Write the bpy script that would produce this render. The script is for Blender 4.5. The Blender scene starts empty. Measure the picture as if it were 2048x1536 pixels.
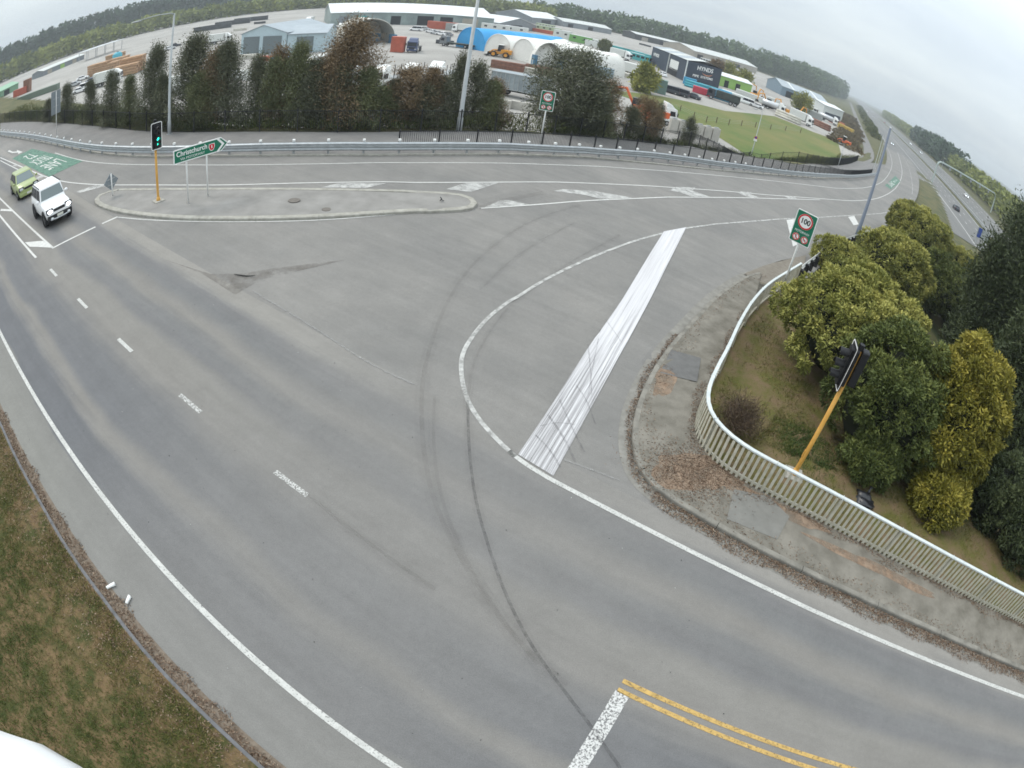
import bpy, math, random
import numpy as np
from mathutils import Vector, Matrix
random.seed(7); RNG = np.random.default_rng(7)
S = bpy.context.scene
COL = S.collection
R = math.radians

# ------------------------------------------------------------------ camera
F_PX, K3, PITCH, ROLL, CAM_H = 1219.04, -0.09114, 0.64933, 0.18396, 9.738
CX, CY = 1024.0, 768.0
VX = np.array([1., 0, 0]); VU = np.array([0, math.sin(PITCH), math.cos(PITCH)]); VF = np.array([0, math.cos(PITCH), -math.sin(PITCH)])
cam = bpy.data.cameras.new('Camera'); camo = bpy.data.objects.new('Camera', cam); COL.objects.link(camo)
cr, sr = math.cos(ROLL), math.sin(ROLL)
rt = cr*VX + sr*VU; up = -sr*VX + cr*VU
camo.matrix_world = Matrix(((rt[0], up[0], -VF[0], 0), (rt[1], up[1], -VF[1], 0), (rt[2], up[2], -VF[2], CAM_H), (0, 0, 0, 1)))
cam.type = 'PANO'
_th = np.linspace(0.001, 1.25, 400); _r = F_PX*_th*(1+K3*_th**2)*36.0/2048.0
_c = np.linalg.lstsq(np.stack([_r, _r**2, _r**3, _r**4], 1), _th, rcond=None)[0]
for holder in (cam, getattr(cam, 'cycles', None)):
    try:
        holder.panorama_type = 'FISHEYE_LENS_POLYNOMIAL'
        holder.fisheye_fov = math.pi
        holder.fisheye_polynomial_k0 = 0.0
        for i in range(4): setattr(holder, 'fisheye_polynomial_k%d' % (i+1), -float(_c[i]))
    except Exception as e: pass
cam.sensor_fit = 'HORIZONTAL'; cam.sensor_width = 36.0; cam.sensor_height = 27.0
cam.clip_start = 0.05; cam.clip_end = 9000
S.camera = camo

# ------------------------------------------------------------------ sky, sun, exposure
SUN_EL, SUN_AZ = R(52), R(-70)
W = bpy.data.worlds.new('World'); S.world = W; W.use_nodes = True
nt = W.node_tree; nt.nodes.clear()
def N(tree, typ, **kw):
    n = tree.nodes.new(typ)
    for k, v in kw.items():
        if k in n.inputs.keys() if hasattr(n.inputs, 'keys') else False: n.inputs[k].default_value = v
        else: setattr(n, k, v)
    return n
out = N(nt, 'ShaderNodeOutputWorld'); bg = N(nt, 'ShaderNodeBackground')
sky = N(nt, 'ShaderNodeTexSky', sky_type='NISHITA', sun_disc=False, sun_elevation=SUN_EL, sun_rotation=-SUN_AZ, air_density=1.0, dust_density=3.0)
skm = N(nt, 'ShaderNodeVectorMath', operation='SCALE'); skm.inputs['Scale'].default_value = 0.055
tc = N(nt, 'ShaderNodeTexCoord'); sep = N(nt, 'ShaderNodeSeparateXYZ')
nt.links.new(tc.outputs['Generated'], sep.inputs[0])
# overcast deck: flat cloud layer seen in perspective, brighter overhead as a real overcast sky is
zmx = N(nt, 'ShaderNodeMath', operation='MAXIMUM'); zmx.inputs[1].default_value = 0.0
nt.links.new(sep.outputs['Z'], zmx.inputs[0])
zad = N(nt, 'ShaderNodeMath', operation='ADD'); zad.inputs[1].default_value = 0.09; nt.links.new(zmx.outputs[0], zad.inputs[0])
dvx = N(nt, 'ShaderNodeMath', operation='DIVIDE'); dvy = N(nt, 'ShaderNodeMath', operation='DIVIDE')
nt.links.new(sep.outputs['X'], dvx.inputs[0]); nt.links.new(zad.outputs[0], dvx.inputs[1])
nt.links.new(sep.outputs['Y'], dvy.inputs[0]); nt.links.new(zad.outputs[0], dvy.inputs[1])
cmb = N(nt, 'ShaderNodeCombineXYZ'); nt.links.new(dvx.outputs[0], cmb.inputs[0]); nt.links.new(dvy.outputs[0], cmb.inputs[1])
noi = N(nt, 'ShaderNodeTexNoise'); noi.inputs['Scale'].default_value = 0.55; noi.inputs['Detail'].default_value = 5; noi.inputs['Roughness'].default_value = 0.55
nt.links.new(cmb.outputs[0], noi.inputs['Vector'])
rmp = N(nt, 'ShaderNodeValToRGB')
rmp.color_ramp.elements[0].position = 0.36; rmp.color_ramp.elements[0].color = (0.60, 0.675, 0.735, 1)
rmp.color_ramp.elements[1].position = 0.68; rmp.color_ramp.elements[1].color = (0.745, 0.815, 0.84, 1)
nt.links.new(noi.outputs['Fac'], rmp.inputs[0])
grd = N(nt, 'ShaderNodeMath', operation='MULTIPLY_ADD'); grd.inputs[1].default_value = 1.25; grd.inputs[2].default_value = 0.80
nt.links.new(zmx.outputs[0], grd.inputs[0])
scl = N(nt, 'ShaderNodeVectorMath', operation='SCALE'); nt.links.new(rmp.outputs[0], scl.inputs[0]); nt.links.new(grd.outputs[0], scl.inputs['Scale'])
nt.links.new(sky.outputs[0], skm.inputs[0])
addv = N(nt, 'ShaderNodeMix', data_type='RGBA'); addv.inputs['Factor'].default_value = 0.84
nt.links.new(skm.outputs[0], addv.inputs[6]); nt.links.new(scl.outputs[0], addv.inputs[7])
nt.links.new(addv.outputs[2], bg.inputs['Color']); bg.inputs['Strength'].default_value = 1.0
nt.links.new(bg.outputs[0], out.inputs['Surface'])
sl = bpy.data.lights.new('Sun', 'SUN'); sl.energy = 1.3; sl.angle = R(22); sl.color = (1, 0.93, 0.84)
so = bpy.data.objects.new('Sun', sl); COL.objects.link(so); so.location = (0, 0, 60)
_sd = Vector((math.sin(SUN_AZ)*math.cos(SUN_EL), math.cos(SUN_AZ)*math.cos(SUN_EL), math.sin(SUN_EL)))
so.rotation_euler = _sd.to_track_quat('Z', 'Y').to_euler()
S.view_settings.view_transform = 'Standard'; S.view_settings.look = 'None'; S.view_settings.gamma = 1.0
S.view_settings.use_curve_mapping = False; S.view_settings.exposure = 0.5
S.render.engine = 'CYCLES'
S.cycles.max_bounces = 6; S.cycles.diffuse_bounces = 3; S.cycles.glossy_bounces = 3; S.cycles.transparent_max_bounces = 16
S.cycles.use_denoising = True; S.cycles.filter_width = 1.65

# ------------------------------------------------------------------ pixel -> place (photograph pixels, 2048 x 1536)
def ray(px, py):
    x = px-CX; y = CY-py; r = math.hypot(x, y); q = r/F_PX; t = q
    for _ in range(12): t -= (t*(1+K3*t*t)-q)/(1+3*K3*t*t)
    s = math.sin(t)/max(r, 1e-9)
    return rt*(x*s) + up*(y*s) + VF*math.cos(t)
def gp(px, py, z=0.0):
    d = ray(px, py); k = (z-CAM_H)/d[2]; return (d[0]*k, d[1]*k)
NV = np.array([math.cos(1.14467), math.sin(1.14467)]); TV = np.array([-NV[1], NV[0]])   # across / along the main road
def sd(s, d): return (s*TV[0]+d*NV[0], s*TV[1]+d*NV[1])

# ------------------------------------------------------------------ terrain: road on a bank, ramp running down to the plain
LOW = -6.5
_rp = [((60,349),0),((175,369),0),((340,371),0),((560,371),0),((900,366),-.05),((1100,366),-.1),((1300,376),-.4),((1450,384),-.95),((1536,389),-1.5),((1640,398),-2.2),((1711,403),-2.9),((1761,397),-3.7),((1793,377),-4.9),((1805,350),-5.9),((1801,325),-6.4),((1793,300),-6.5)]
RAMP = np.array([(*gp(*p, z), z) for p, z in _rp])
MDIR = np.array([0.44003, 0.89795]); MNOR = np.array([-MDIR[1], MDIR[0]])
def _seg(P):
    # nearest point on the ramp polyline: signed offset (+ left of travel) and height
    best = np.full(len(P), 1e9); off = np.zeros(len(P)); zz = np.full(len(P), LOW)
    for a, b in zip(RAMP[:-1], RAMP[1:]):
        ab = b[:2]-a[:2]; L = np.hypot(*ab); u = ab/L
        t = np.clip(((P-a[:2])@u)/L, 0, 1); q = a[:2]+np.outer(t, ab); dv = P-q; d = np.hypot(dv[:, 0], dv[:, 1])
        m = d < best; best[m] = d[m]; sg = np.sign(u[0]*dv[:, 1]-u[1]*dv[:, 0])
        off[m] = (d*sg)[m]; zz[m] = (a[2]+t*(b[2]-a[2]))[m]
    return off, zz
def Hn(P):
    P = np.asarray(P, float).reshape(-1, 2)
    off, zr = _seg(P)
    hr = zr - 0.5*np.maximum(0, np.maximum(off-12.0, -off-11.5))
    d = P@NV; s = P@TV
    hm = -0.45*np.maximum(0, np.maximum(d-15.5-8*np.clip((s-10)/10, 0, 1), -d-9.0))
    a = np.array([6.6, 12.5]); b = np.array([13.0, 33.0]); ab = b-a; t = np.clip(((P-a)@ab)/(ab@ab), 0, 1)     # junction apron and the footpath corner
    q = a+np.outer(t, ab); hj = zr - 0.5*np.maximum(0, np.hypot(*(P-q).T)-(9.5-3.0*t))
    return np.maximum(np.maximum(np.maximum(hr, hm), hj), LOW)
def inside_road(P):      # where road, path or apron sheets cover the ground
    off, zr = _seg(P); d = P@NV; s = P@TV
    a = np.array([6.6, 12.5]); b = np.array([13.0, 33.0]); ab = b-a; t = np.clip(((P-a)@ab)/(ab@ab), 0, 1); q = a+np.outer(t, ab)
    return ((off < 10) & (off > -10) & (zr > LOW+.2)) | ((d > -.8) & (d < 12.5)) | (np.hypot(*(P-q).T) < 8.5-3*t)
def H(x, y): return float(Hn([(x, y)])[0])
def hit(px, py, dz=0.0):
    z = 0.0
    for _ in range(40):
        x, y = gp(px, py, z+dz); z += 0.6*(H(x, y)-z)
    return (x, y, z+dz)

# ------------------------------------------------------------------ materials
MATS = {}
def mat(name, col=(.5, .5, .5), rough=.8, var=0.0, scale=4.0, col2=None, metal=0.0, bump=0.0, bscale=None, emit=None, spec=0.35, detail=6, thresh=None, stretch=None, worn=None, trans=None, coat=0):
    if name in MATS: return MATS[name]
    m = bpy.data.materials.new(name); m.use_nodes = True; MATS[name] = m
    t = m.node_tree; b = t.nodes['Principled BSDF']
    b.inputs['Roughness'].default_value = rough; b.inputs['Metallic'].default_value = metal
    b.inputs['Specular IOR Level'].default_value = spec; b.inputs['Coat Weight'].default_value = coat
    b.inputs['Base Color'].default_value = (*col, 1)
    if emit: b.inputs['Emission Color'].default_value = (*emit[:3], 1); b.inputs['Emission Strength'].default_value = emit[3]
    vec = None
    if var or col2 or bump or worn:
        g = N(t, 'ShaderNodeNewGeometry'); vec = g.outputs['Position']
        if stretch:
            mp = N(t, 'ShaderNodeMapping', vector_type='TEXTURE'); mp.inputs['Scale'].default_value = stretch[0]; mp.inputs['Rotation'].default_value = (0, 0, stretch[1]); t.links.new(vec, mp.inputs[0]); vec = mp.outputs[0]
    if var or col2:
        no = N(t, 'ShaderNodeTexNoise'); no.inputs['Scale'].default_value = scale; no.inputs['Detail'].default_value = detail; no.inputs['Roughness'].default_value = .62
        t.links.new(vec, no.inputs['Vector'])
        rp = N(t, 'ShaderNodeValToRGB'); lo, hi = thresh or (.32, .68)
        c2 = col2 or tuple(min(1, c*(1+var)) for c in col); c1 = col if col2 else tuple(c*(1-var) for c in col)
        rp.color_ramp.elements[0].position = lo; rp.color_ramp.elements[0].color = (*c1, 1)
        rp.color_ramp.elements[1].position = hi; rp.color_ramp.elements[1].color = (*c2, 1)
        t.links.new(no.outputs['Fac'], rp.inputs[0]); t.links.new(rp.outputs[0], b.inputs['Base Color'])
    if bump:
        nb = N(t, 'ShaderNodeTexNoise'); nb.inputs['Scale'].default_value = bscale or scale*6; nb.inputs['Detail'].default_value = 4
        t.links.new(vec, nb.inputs['Vector']); bp = N(t, 'ShaderNodeBump'); bp.inputs['Strength'].default_value = bump; bp.inputs['Distance'].default_value = .03
        t.links.new(nb.outputs['Fac'], bp.inputs['Height']); t.links.new(bp.outputs[0], b.inputs['Normal'])
    if worn:    # paint flaked away to the seal below: (scale, low, high)
        nw = N(t, 'ShaderNodeTexNoise'); nw.inputs['Scale'].default_value = worn[0]; nw.inputs['Detail'].default_value = 7; nw.inputs['Roughness'].default_value = .7
        t.links.new(vec, nw.inputs['Vector']); rw = N(t, 'ShaderNodeMapRange'); rw.inputs[1].default_value = worn[1]; rw.inputs[2].default_value = worn[2]; rw.inputs[4].default_value = worn[3] if len(worn) > 3 else 1.0
        t.links.new(nw.outputs['Fac'], rw.inputs[0]); t.links.new(rw.outputs[0], b.inputs['Alpha'])
    if trans: b.inputs['Transmission Weight'].default_value = trans
    return m

# ------------------------------------------------------------------ mesh building
class MB:
    def __init__(s): s.v = []; s.f = []; s.m = []
    def add(s, vs, fs, mi=0):
        o = len(s.v); s.v += [tuple(map(float, v)) for v in vs]; s.f += [tuple(i+o for i in f) for f in fs]; s.m += [mi]*len(fs); return s
    def box(s, c, d, rz=0.0, mi=0, taper=1.0, M=None):
        hx, hy, hz = d[0]/2, d[1]/2, d[2]/2; vs = []
        for z, k in ((-hz, 1), (hz, taper)):
            for x, y in ((-hx, -hy), (hx, -hy), (hx, hy), (-hx, hy)): vs.append((x*k, y*k, z))
        ca, sa = math.cos(rz), math.sin(rz)
        vs = [(c[0]+x*ca-y*sa, c[1]+x*sa+y*ca, c[2]+z) for x, y, z in vs]
        return s.add(vs, [(3, 2, 1, 0), (4, 5, 6, 7), (0, 1, 5, 4), (1, 2, 6, 5), (2, 3, 7, 6), (3, 0, 4, 7)], mi)
    def tube(s, pts, r, seg=8, mi=0, cap=True):
        pts = [Vector(p) for p in pts]; rs = r if isinstance(r, (list, tuple)) else [r]*len(pts); base = len(s.v); n = len(pts); vs = []; fs = []
        for i, p in enumerate(pts):
            t = (pts[min(i+1, n-1)]-pts[max(i-1, 0)]).normalized()
            a = t.orthogonal() if abs(t.z) < .95 else Vector((1, 0, 0)).cross(t)
            a = (Vector((0, 0, 1)).cross(t) if abs(t.z) < .95 else Vector((0, 1, 0)).cross(t)).normalized(); b = t.cross(a)
            for k in range(seg):
                q = 2*math.pi*(k+.5)/seg; vs.append(p+(a*math.cos(q)+b*math.sin(q))*rs[i])
        for i in range(n-1):
            for k in range(seg): fs.append((i*seg+k, i*seg+(k+1) % seg, (i+1)*seg+(k+1) % seg, (i+1)*seg+k))
        if cap: fs += [tuple(range(seg))[::-1], tuple((n-1)*seg+k for k in range(seg))]
        return s.add(vs, fs, mi)
    def cyl(s, c, r, h, axis='z', seg=16, mi=0):
        d = {'x': Vector((1, 0, 0)), 'y': Vector((0, 1, 0)), 'z': Vector((0, 0, 1))}[axis]; c = Vector(c)
        return s.tube([c-d*h/2, c+d*h/2], r, seg, mi)
    def poly(s, pts, mi=0): return s.add(pts, [tuple(range(len(pts)))], mi)
    def prism(s, prof, y0, y1, mi=0):
        # profile in x,z swept along y
        n = len(prof); vs = [(x, y0, z) for x, z in prof]+[(x, y1, z) for x, z in prof]
        fs = [tuple(range(n)), tuple(range(2*n-1, n-1, -1))]+[(i, i+n, (i+1) % n+n, (i+1) % n) for i in range(n)]
        return s.add(vs, fs, mi)
    def sphere(s, c, r, su=12, sv=8, mi=0, zc=1e9):
        r = r if isinstance(r, (tuple, list)) else (r, r, r); vs = []; fs = []
        for j in range(sv+1):
            for i in range(su):
                a = math.pi*j/sv; b = 2*math.pi*i/su; vs.append((c[0]+r[0]*math.sin(a)*math.cos(b), c[1]+r[1]*math.sin(a)*math.sin(b), c[2]+r[2]*math.cos(a)))
        for j in range(sv):
            for i in range(su): fs.append((j*su+i, (j+1)*su+i, (j+1)*su+(i+1) % su, j*su+(i+1) % su))
        return s.add(vs, fs, mi)
    def mesh(s, name, mats, smooth=False):
        me = bpy.data.meshes.new(name); me.from_pydata(s.v, [], s.f)
        for m in (mats if isinstance(mats, (list, tuple)) else [mats]): me.materials.append(m)
        if any(s.m): me.polygons.foreach_set('material_index', s.m)
        if smooth: me.polygons.foreach_set('use_smooth', [True]*len(s.f))
        me.update(); return me
    def build(s, name, mats, parent=None, smooth=False, **props):
        return link(name, s.mesh(name, mats, smooth), parent, **props)
def link(name, me, parent=None, **props):
    o = bpy.data.objects.new(name, me); COL.objects.link(o)
    if parent is not None: o.parent = parent
    for k, v in props.items(): o[k] = v
    return o
def thing(name, label, cat, loc=(0, 0, 0), rz=0.0, group=None):
    o = bpy.data.objects.new(name, None); COL.objects.link(o); o.location = loc; o.rotation_euler = (0, 0, rz)
    o['label'] = label; o['category'] = cat; o.empty_display_size = .2
    if group: o['group'] = group
    return o
def copy_tree(o, loc=None, rz=None, label=None, parent=None):
    c = o.copy(); COL.objects.link(c); c.parent = parent
    if loc is not None: c.location = loc
    if rz is not None: c.rotation_euler = (0, 0, rz)
    if label: c['label'] = label
    for ch in list(o.children): copy_tree(ch, parent=c)
    return c
def bevel(o, w=.02, seg=2, angle=40):
    m = o.modifiers.new('bevel', 'BEVEL'); m.width = w; m.segments = seg; m.limit_method = 'ANGLE'; m.angle_limit = R(angle); return o

def densify(P, step):
    P = [np.array(p, float) for p in P]; out = [P[0]]
    for a, b in zip(P[:-1], P[1:]):
        n = max(1, int(np.hypot(*(b-a)[:2])/step))
        for i in range(1, n+1): out.append(a+(b-a)*i/n)
    return out
def smooth_line(P, k=2):
    P = [np.array(p, float) for p in P]
    for _ in range(k):      # Chaikin
        Q = [P[0]]
        for a, b in zip(P[:-1], P[1:]): Q += [a*.75+b*.25, a*.25+b*.75]
        Q.append(P[-1]); P = Q
    return P
def offset(P, w):
    P = [np.array(p[:2], float) for p in P]; out = []
    for i, p in enumerate(P):
        t = P[min(i+1, len(P)-1)]-P[max(i-1, 0)]; t /= max(np.hypot(*t), 1e-9); out.append(p+np.array([-t[1], t[0]])*w)
    return out
def strip(mb, P, wl, wr, z=.004, zf=None, mi=0):
    A = offset(P, wl); B = offset(P, -wr); hh = zf or (lambda x, y: H(x, y))
    vs = []; 
    for a, b in zip(A, B): vs += [(*a, hh(*a)+z), (*b, hh(*b)+z)]
    fs = [(2*i, 2*i+1, 2*i+3, 2*i+2) for i in range(len(A)-1)]
    return mb.add(vs, fs, mi)
def pxline(L, smooth=2, step=None, dz=0.0):
    P = [hit(*q, dz)[:2] for q in L]
    if smooth: P = smooth_line(P, smooth)
    if step: P = densify(P, step)
    return P

# ================================================================== SETTING
def struct(o): o['kind'] = 'structure'; return o
def road_material(name, bands):
    m = bpy.data.materials.new(name); m.use_nodes = True; t = m.node_tree; b = t.nodes['Principled BSDF']
    b.inputs['Roughness'].default_value = .82; b.inputs['Specular IOR Level'].default_value = .25
    g = N(t, 'ShaderNodeNewGeometry'); P = g.outputs['Position']
    def noise(scale, det=5, rough=.6, stretch=None):
        v = P
        if stretch:
            mp = N(t, 'ShaderNodeMapping', vector_type='TEXTURE'); mp.inputs['Rotation'].default_value = (0, 0, 1.14467+math.pi/2); mp.inputs['Scale'].default_value = stretch; t.links.new(P, mp.inputs[0]); v = mp.outputs[0]
        n = N(t, 'ShaderNodeTexNoise'); n.inputs['Scale'].default_value = scale; n.inputs['Detail'].default_value = det; n.inputs['Roughness'].default_value = rough
        t.links.new(v, n.inputs['Vector']); return n.outputs['Fac']
    def mth(op, a, c=None, d=None):
        n = N(t, 'ShaderNodeMath', operation=op)
        for i, q in enumerate((a, c, d)):
            if q is None: continue
            if isinstance(q, (int, float)): n.inputs[i].default_value = q
            else: t.links.new(q, n.inputs[i])
        return n.outputs[0]
    big = noise(.16, 4); mid = noise(1.1, 6); fine = noise(38, 5, .75); streak = noise(1.6, 5, .6, (9, .55, 1))
    if bands:
        dot = N(t, 'ShaderNodeVectorMath', operation='DOT_PRODUCT'); t.links.new(P, dot.inputs[0]); dot.inputs[1].default_value = (NV[0], NV[1], 0)
        d = mth('ADD', dot.outputs['Value'], mth('MULTIPLY', mth('SUBTRACT', noise(.22, 2), .5), 1.1))
        d = mth('ADD', d, mth('MULTIPLY', mth('SUBTRACT', streak, .5), .5))
        rp = N(t, 'ShaderNodeValToRGB'); t.links.new(mth('DIVIDE', d, 12.0), rp.inputs[0])
        rp.color_ramp.interpolation = 'EASE'
        D = (0.109, 0.111, 0.118); L = (0.187, 0.177, 0.163); LL = (0.227, 0.215, 0.196)
        keys = [(0.8, (0.185, 0.181, 0.165)), (1.75, (0.178, 0.174, 0.161)), (2.0, D), (2.75, D), (3.3, L), (3.75, (0.120, 0.121, 0.126)), (4.5, (0.124, 0.125, 0.129)), (5.5, L), (6.3, (0.190, 0.181, 0.166)), (6.8, (0.141, 0.139, 0.139)), (7.15, (0.144, 0.143, 0.142)), (7.75, L), (8.5, (0.137, 0.137, 0.137)), (8.85, (0.142, 0.140, 0.140)), (9.5, LL), (12, (0.215, 0.205, 0.190))]
        els = rp.color_ramp.elements
        while len(els) < len(keys): els.new(.5)
        for e, (pos, c) in zip(els, keys): e.position = pos/12; e.color = (*c, 1)
        col = rp.outputs[0]
        mx = N(t, 'ShaderNodeMix', data_type='RGBA'); t.links.new(col, mx.inputs[6]); mx.inputs[7].default_value = (0.174, 0.168, 0.160, 1)
        # tracks are less marked where turning traffic crosses them
        dt = N(t, 'ShaderNodeVectorMath', operation='DOT_PRODUCT'); t.links.new(P, dt.inputs[0]); dt.inputs[1].default_value = (TV[0], TV[1], 0)
        w = N(t, 'ShaderNodeMapRange', interpolation_type='SMOOTHSTEP'); t.links.new(mth('ABSOLUTE', mth('SUBTRACT', dt.outputs['Value'], 5.0)), w.inputs[0]); w.inputs[1].default_value = 1.0; w.inputs[2].default_value = 9.0; w.inputs[3].default_value = .66; w.inputs[4].default_value = .08
        t.links.new(w.outputs[0], mx.inputs['Factor']); col = mx.outputs[2]
    else:
        rp = N(t, 'ShaderNodeValToRGB'); t.links.new(big, rp.inputs[0])
        rp.color_ramp.elements[0].position = .3; rp.color_ramp.elements[0].color = (0.159, 0.155, 0.148, 1)
        rp.color_ramp.elements[1].position = .7; rp.color_ramp.elements[1].color = (0.215, 0.205, 0.191, 1); col = rp.outputs[0]
    k = mth('MULTIPLY', mth('MULTIPLY_ADD', mid, .28, .86), mth('MULTIPLY_ADD', noise(7, 4, .7), .26, .87)); k = mth('MULTIPLY', k, mth('MULTIPLY_ADD', fine, .9, .55)); k = mth('MULTIPLY', k, mth('MULTIPLY_ADD', streak, .30, .85))
    sc = N(t, 'ShaderNodeVectorMath', operation='SCALE'); t.links.new(col, sc.inputs[0]); t.links.new(k, sc.inputs['Scale'])
    t.links.new(sc.outputs[0], b.inputs['Base Color'])
    bp = N(t, 'ShaderNodeBump'); bp.inputs['Strength'].default_value = .35; bp.inputs['Distance'].default_value = .01; t.links.new(fine, bp.inputs['Height']); t.links.new(bp.outputs[0], b.inputs['Normal'])
    return m
M_ROAD = road_material('chip_seal_tracked', True); M_RAMP = road_material('chip_seal', False)
M_PATH = mat('path_asphalt', (.15, .145, .14), .9, col2=(.195, .187, .178), scale=.8, bump=.2, bscale=40)
M_FOOT = mat('footpath_concrete', (.135, .125, .105), .95, spec=.1, col2=(.215, .20, .172), scale=1.6, thresh=(.34, .66), bump=.25, bscale=30)
M_KERB = mat('kerb_concrete', (.24, .23, .20), .9, col2=(.37, .355, .315), scale=3, bump=.3, bscale=40)
M_ISL = mat('island_seal', (.19, .182, .17), .9, col2=(.26, .25, .235), scale=.9, bump=.2, bscale=45)
M_GRASS = mat('ground_grass', (.050, .062, .022), .95, col2=(.12, .105, .045), scale=.35, bump=.6, bscale=6, thresh=(.36, .64), detail=9)
M_VERGE = mat('verge_turf', (.050, .054, .015), .95, col2=(.148, .100, .050), scale=2.6, bump=.7, bscale=22, thresh=(.40, .60), detail=9)
M_VERGE_R = mat('verge_dry', (.098, .094, .022), .95, col2=(.150, .105, .058), scale=1.5, bump=.7, bscale=20, thresh=(.38, .62), detail=9)
M_YARD = mat('yard_gravel', (.25, .238, .22), .95, col2=(.37, .355, .33), scale=.05, bump=.1, bscale=3, detail=8)
M_PADDOCK = mat('paddock_grass', (.085, .125, .028), .95, col2=(.175, .155, .055), scale=.055, bump=.3, bscale=3, detail=9, thresh=(.38, .66))
M_MW = mat('motorway_asphalt', (.125, .125, .123), .85, col2=(.172, .168, .16), scale=.25, stretch=((16, 1, 1), math.atan2(MDIR[1], MDIR[0])))
M_WHITE = mat('road_paint', (.44, .435, .415), .7, col2=(.56, .555, .53), scale=4, worn=(16, .24, .38))
M_WORN = mat('road_paint_worn', (.48, .475, .455), .7, var=.1, scale=6, worn=(26, .42, .55))
M_YEL = mat('road_paint_yellow', (.43, .285, .095), .7, var=.2, scale=6, worn=(14, .27, .50))
M_GREEN = mat('road_green', (.105, .205, .155), .8, var=.15, scale=3, worn=(3, .1, .5, .9))
M_DIRT = mat('road_dirt', (.125, .092, .066), .95, col2=(.19, .15, .115), scale=5, bump=.5, worn=(5, .36, .56))

# ground sheet to the horizon
def axis(lo, hi, near_lo, near_hi, step=1.0, g=1.10):
    a = list(np.arange(near_lo, near_hi+.01, step)); x = near_hi; d = step
    while x < hi: d *= g; x = min(hi, x+d); a.append(x)
    x = near_lo; d = step; b = []
    while x > lo: d *= g; x = max(lo, x-d); b.append(x)
    return np.array(b[::-1]+a)
gx = axis(-4000, 4000, -75, 75); gy = axis(-600, 6000, -12, 130)
XX, YY = np.meshgrid(gx, gy); PP = np.stack([XX.ravel(), YY.ravel()], 1); ZZ = Hn(PP)-.07-.25*inside_road(PP)
nx, ny = len(gx), len(gy)
mb = MB(); mb.v = [tuple(v) for v in np.column_stack([PP, ZZ])]
ii = np.arange(ny-1)[:, None]*nx+np.arange(nx-1)[None, :]; ii = ii.ravel()
mb.f = [tuple(f) for f in np.column_stack([ii, ii+1, ii+nx+1, ii+nx])]; mb.m = [0]*len(mb.f)
struct(mb.build('ground', M_GRASS, smooth=True))

def band(name, s0, s1, d0, d1, m, z=0.0, ns=None, nd=3, kind=True):
    mb = MB(); ns = ns or int(abs(s1-s0)/3)+1
    for i in range(ns+1):
        for j in range(nd+1):
            x, y = sd(s0+(s1-s0)*i/ns, d0+(d1-d0)*j/nd); mb.v.append((x, y, z))
    mb.f = [(i*(nd+1)+j, i*(nd+1)+j+1, (i+1)*(nd+1)+j+1, (i+1)*(nd+1)+j) for i in range(ns) for j in range(nd)]; mb.m = [0]*len(mb.f)
    return mb
ROAD = struct(band('main_road', -70, 140, .62, 9.95, M_ROAD).build('main_road', M_ROAD))

def loft(A, B, n=6, zf=None, z=0.0):
    # sheet between two lists of points of equal length
    mb = MB(); k = len(A)
    for a, b in zip(A, B):
        for j in range(n+1):
            u = j/n; x = a[0]+(b[0]-a[0])*u; y = a[1]+(b[1]-a[1])*u
            zz = (H(x, y) if zf is None else zf(a, b, u))+z; mb.v.append((x, y, zz))
    mb.f = [(i*(n+1)+j, i*(n+1)+j+1, (i+1)*(n+1)+j+1, (i+1)*(n+1)+j) for i in range(k-1) for j in range(n)]; mb.m = [0]*len(mb.f); return mb
def resample(P, n):
    P = np.array([p[:2] for p in P], float); L = np.r_[0, np.cumsum(np.hypot(*np.diff(P, axis=0).T))]; q = np.linspace(0, L[-1], n)
    return np.stack([np.interp(q, L, P[:, 0]), np.interp(q, L, P[:, 1])], 1)
_Lpx = [(0,272),(75,284),(150,300),(212,311),(300,317),(400,314),(512,314),(700,313),(900,311),(1000,310),(1100,313),(1200,318),(1300,328),(1400,338),(1500,347),(1600,355),(1660,358),(1720,356),(1755,348),(1772,330),(1774,305),(1766,285)]
_LK = [hit(*q)[:2] for q in _Lpx]
_Rpx = [(1236,915),(1231,865),(1245,807),(1337,666),(1437,584),(1520,541),(1620,508),(1700,468),(1765,448),(1800,430),(1838,395),(1838,350),(1815,310)]
_RK = [sd(np.dot(q, TV), 7.0) for q in _LK[:8]]+[sd(9, 7.0), sd(2.2, 8.2)]+[hit(*q)[:2] for q in _Rpx[1:]]
RAMPO = struct(loft(smooth_line(_LK, 2), smooth_line(_RK, 2), 40, z=-.004).build('ramp_road', M_RAMP))
# path behind the guardrail
_Fpx = [(0,246),(50,243),(125,247),(225,257),(312,267),(450,266),(680,267),(770,264),(900,264),(1000,265),(1100,269),(1200,276),(1280,284),(1400,297),(1500,310),(1575,322),(1650,332),(1690,331),(1714,322)]
_FB = smooth_line([hit(*q)[:2] for q in _Fpx], 2)
FENCE_LINE = _FB
_KB = smooth_line(_LK[:20], 2)
def near_pts(P, Q):
    Q = np.array([q[:2] for q in Q]); return [Q[np.argmin(np.hypot(*(Q-np.array(p[:2])).T))] for p in P]
PATHO = struct(loft(resample(_KB, 60), resample(_FB, 60), 5, z=.03).build('service_path', M_PATH))
# cycleway that runs on beside the motorway
_cw = smooth_line([gp(*q, LOW) for q in [(1690,338),(1735,325),(1738,300),(1722,262),(1708,226),(1700,205)]], 3)
mb = MB(); strip(mb, _cw, 1.8, 1.8, .05); struct(mb.build('cycleway', M_PATH))

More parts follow.
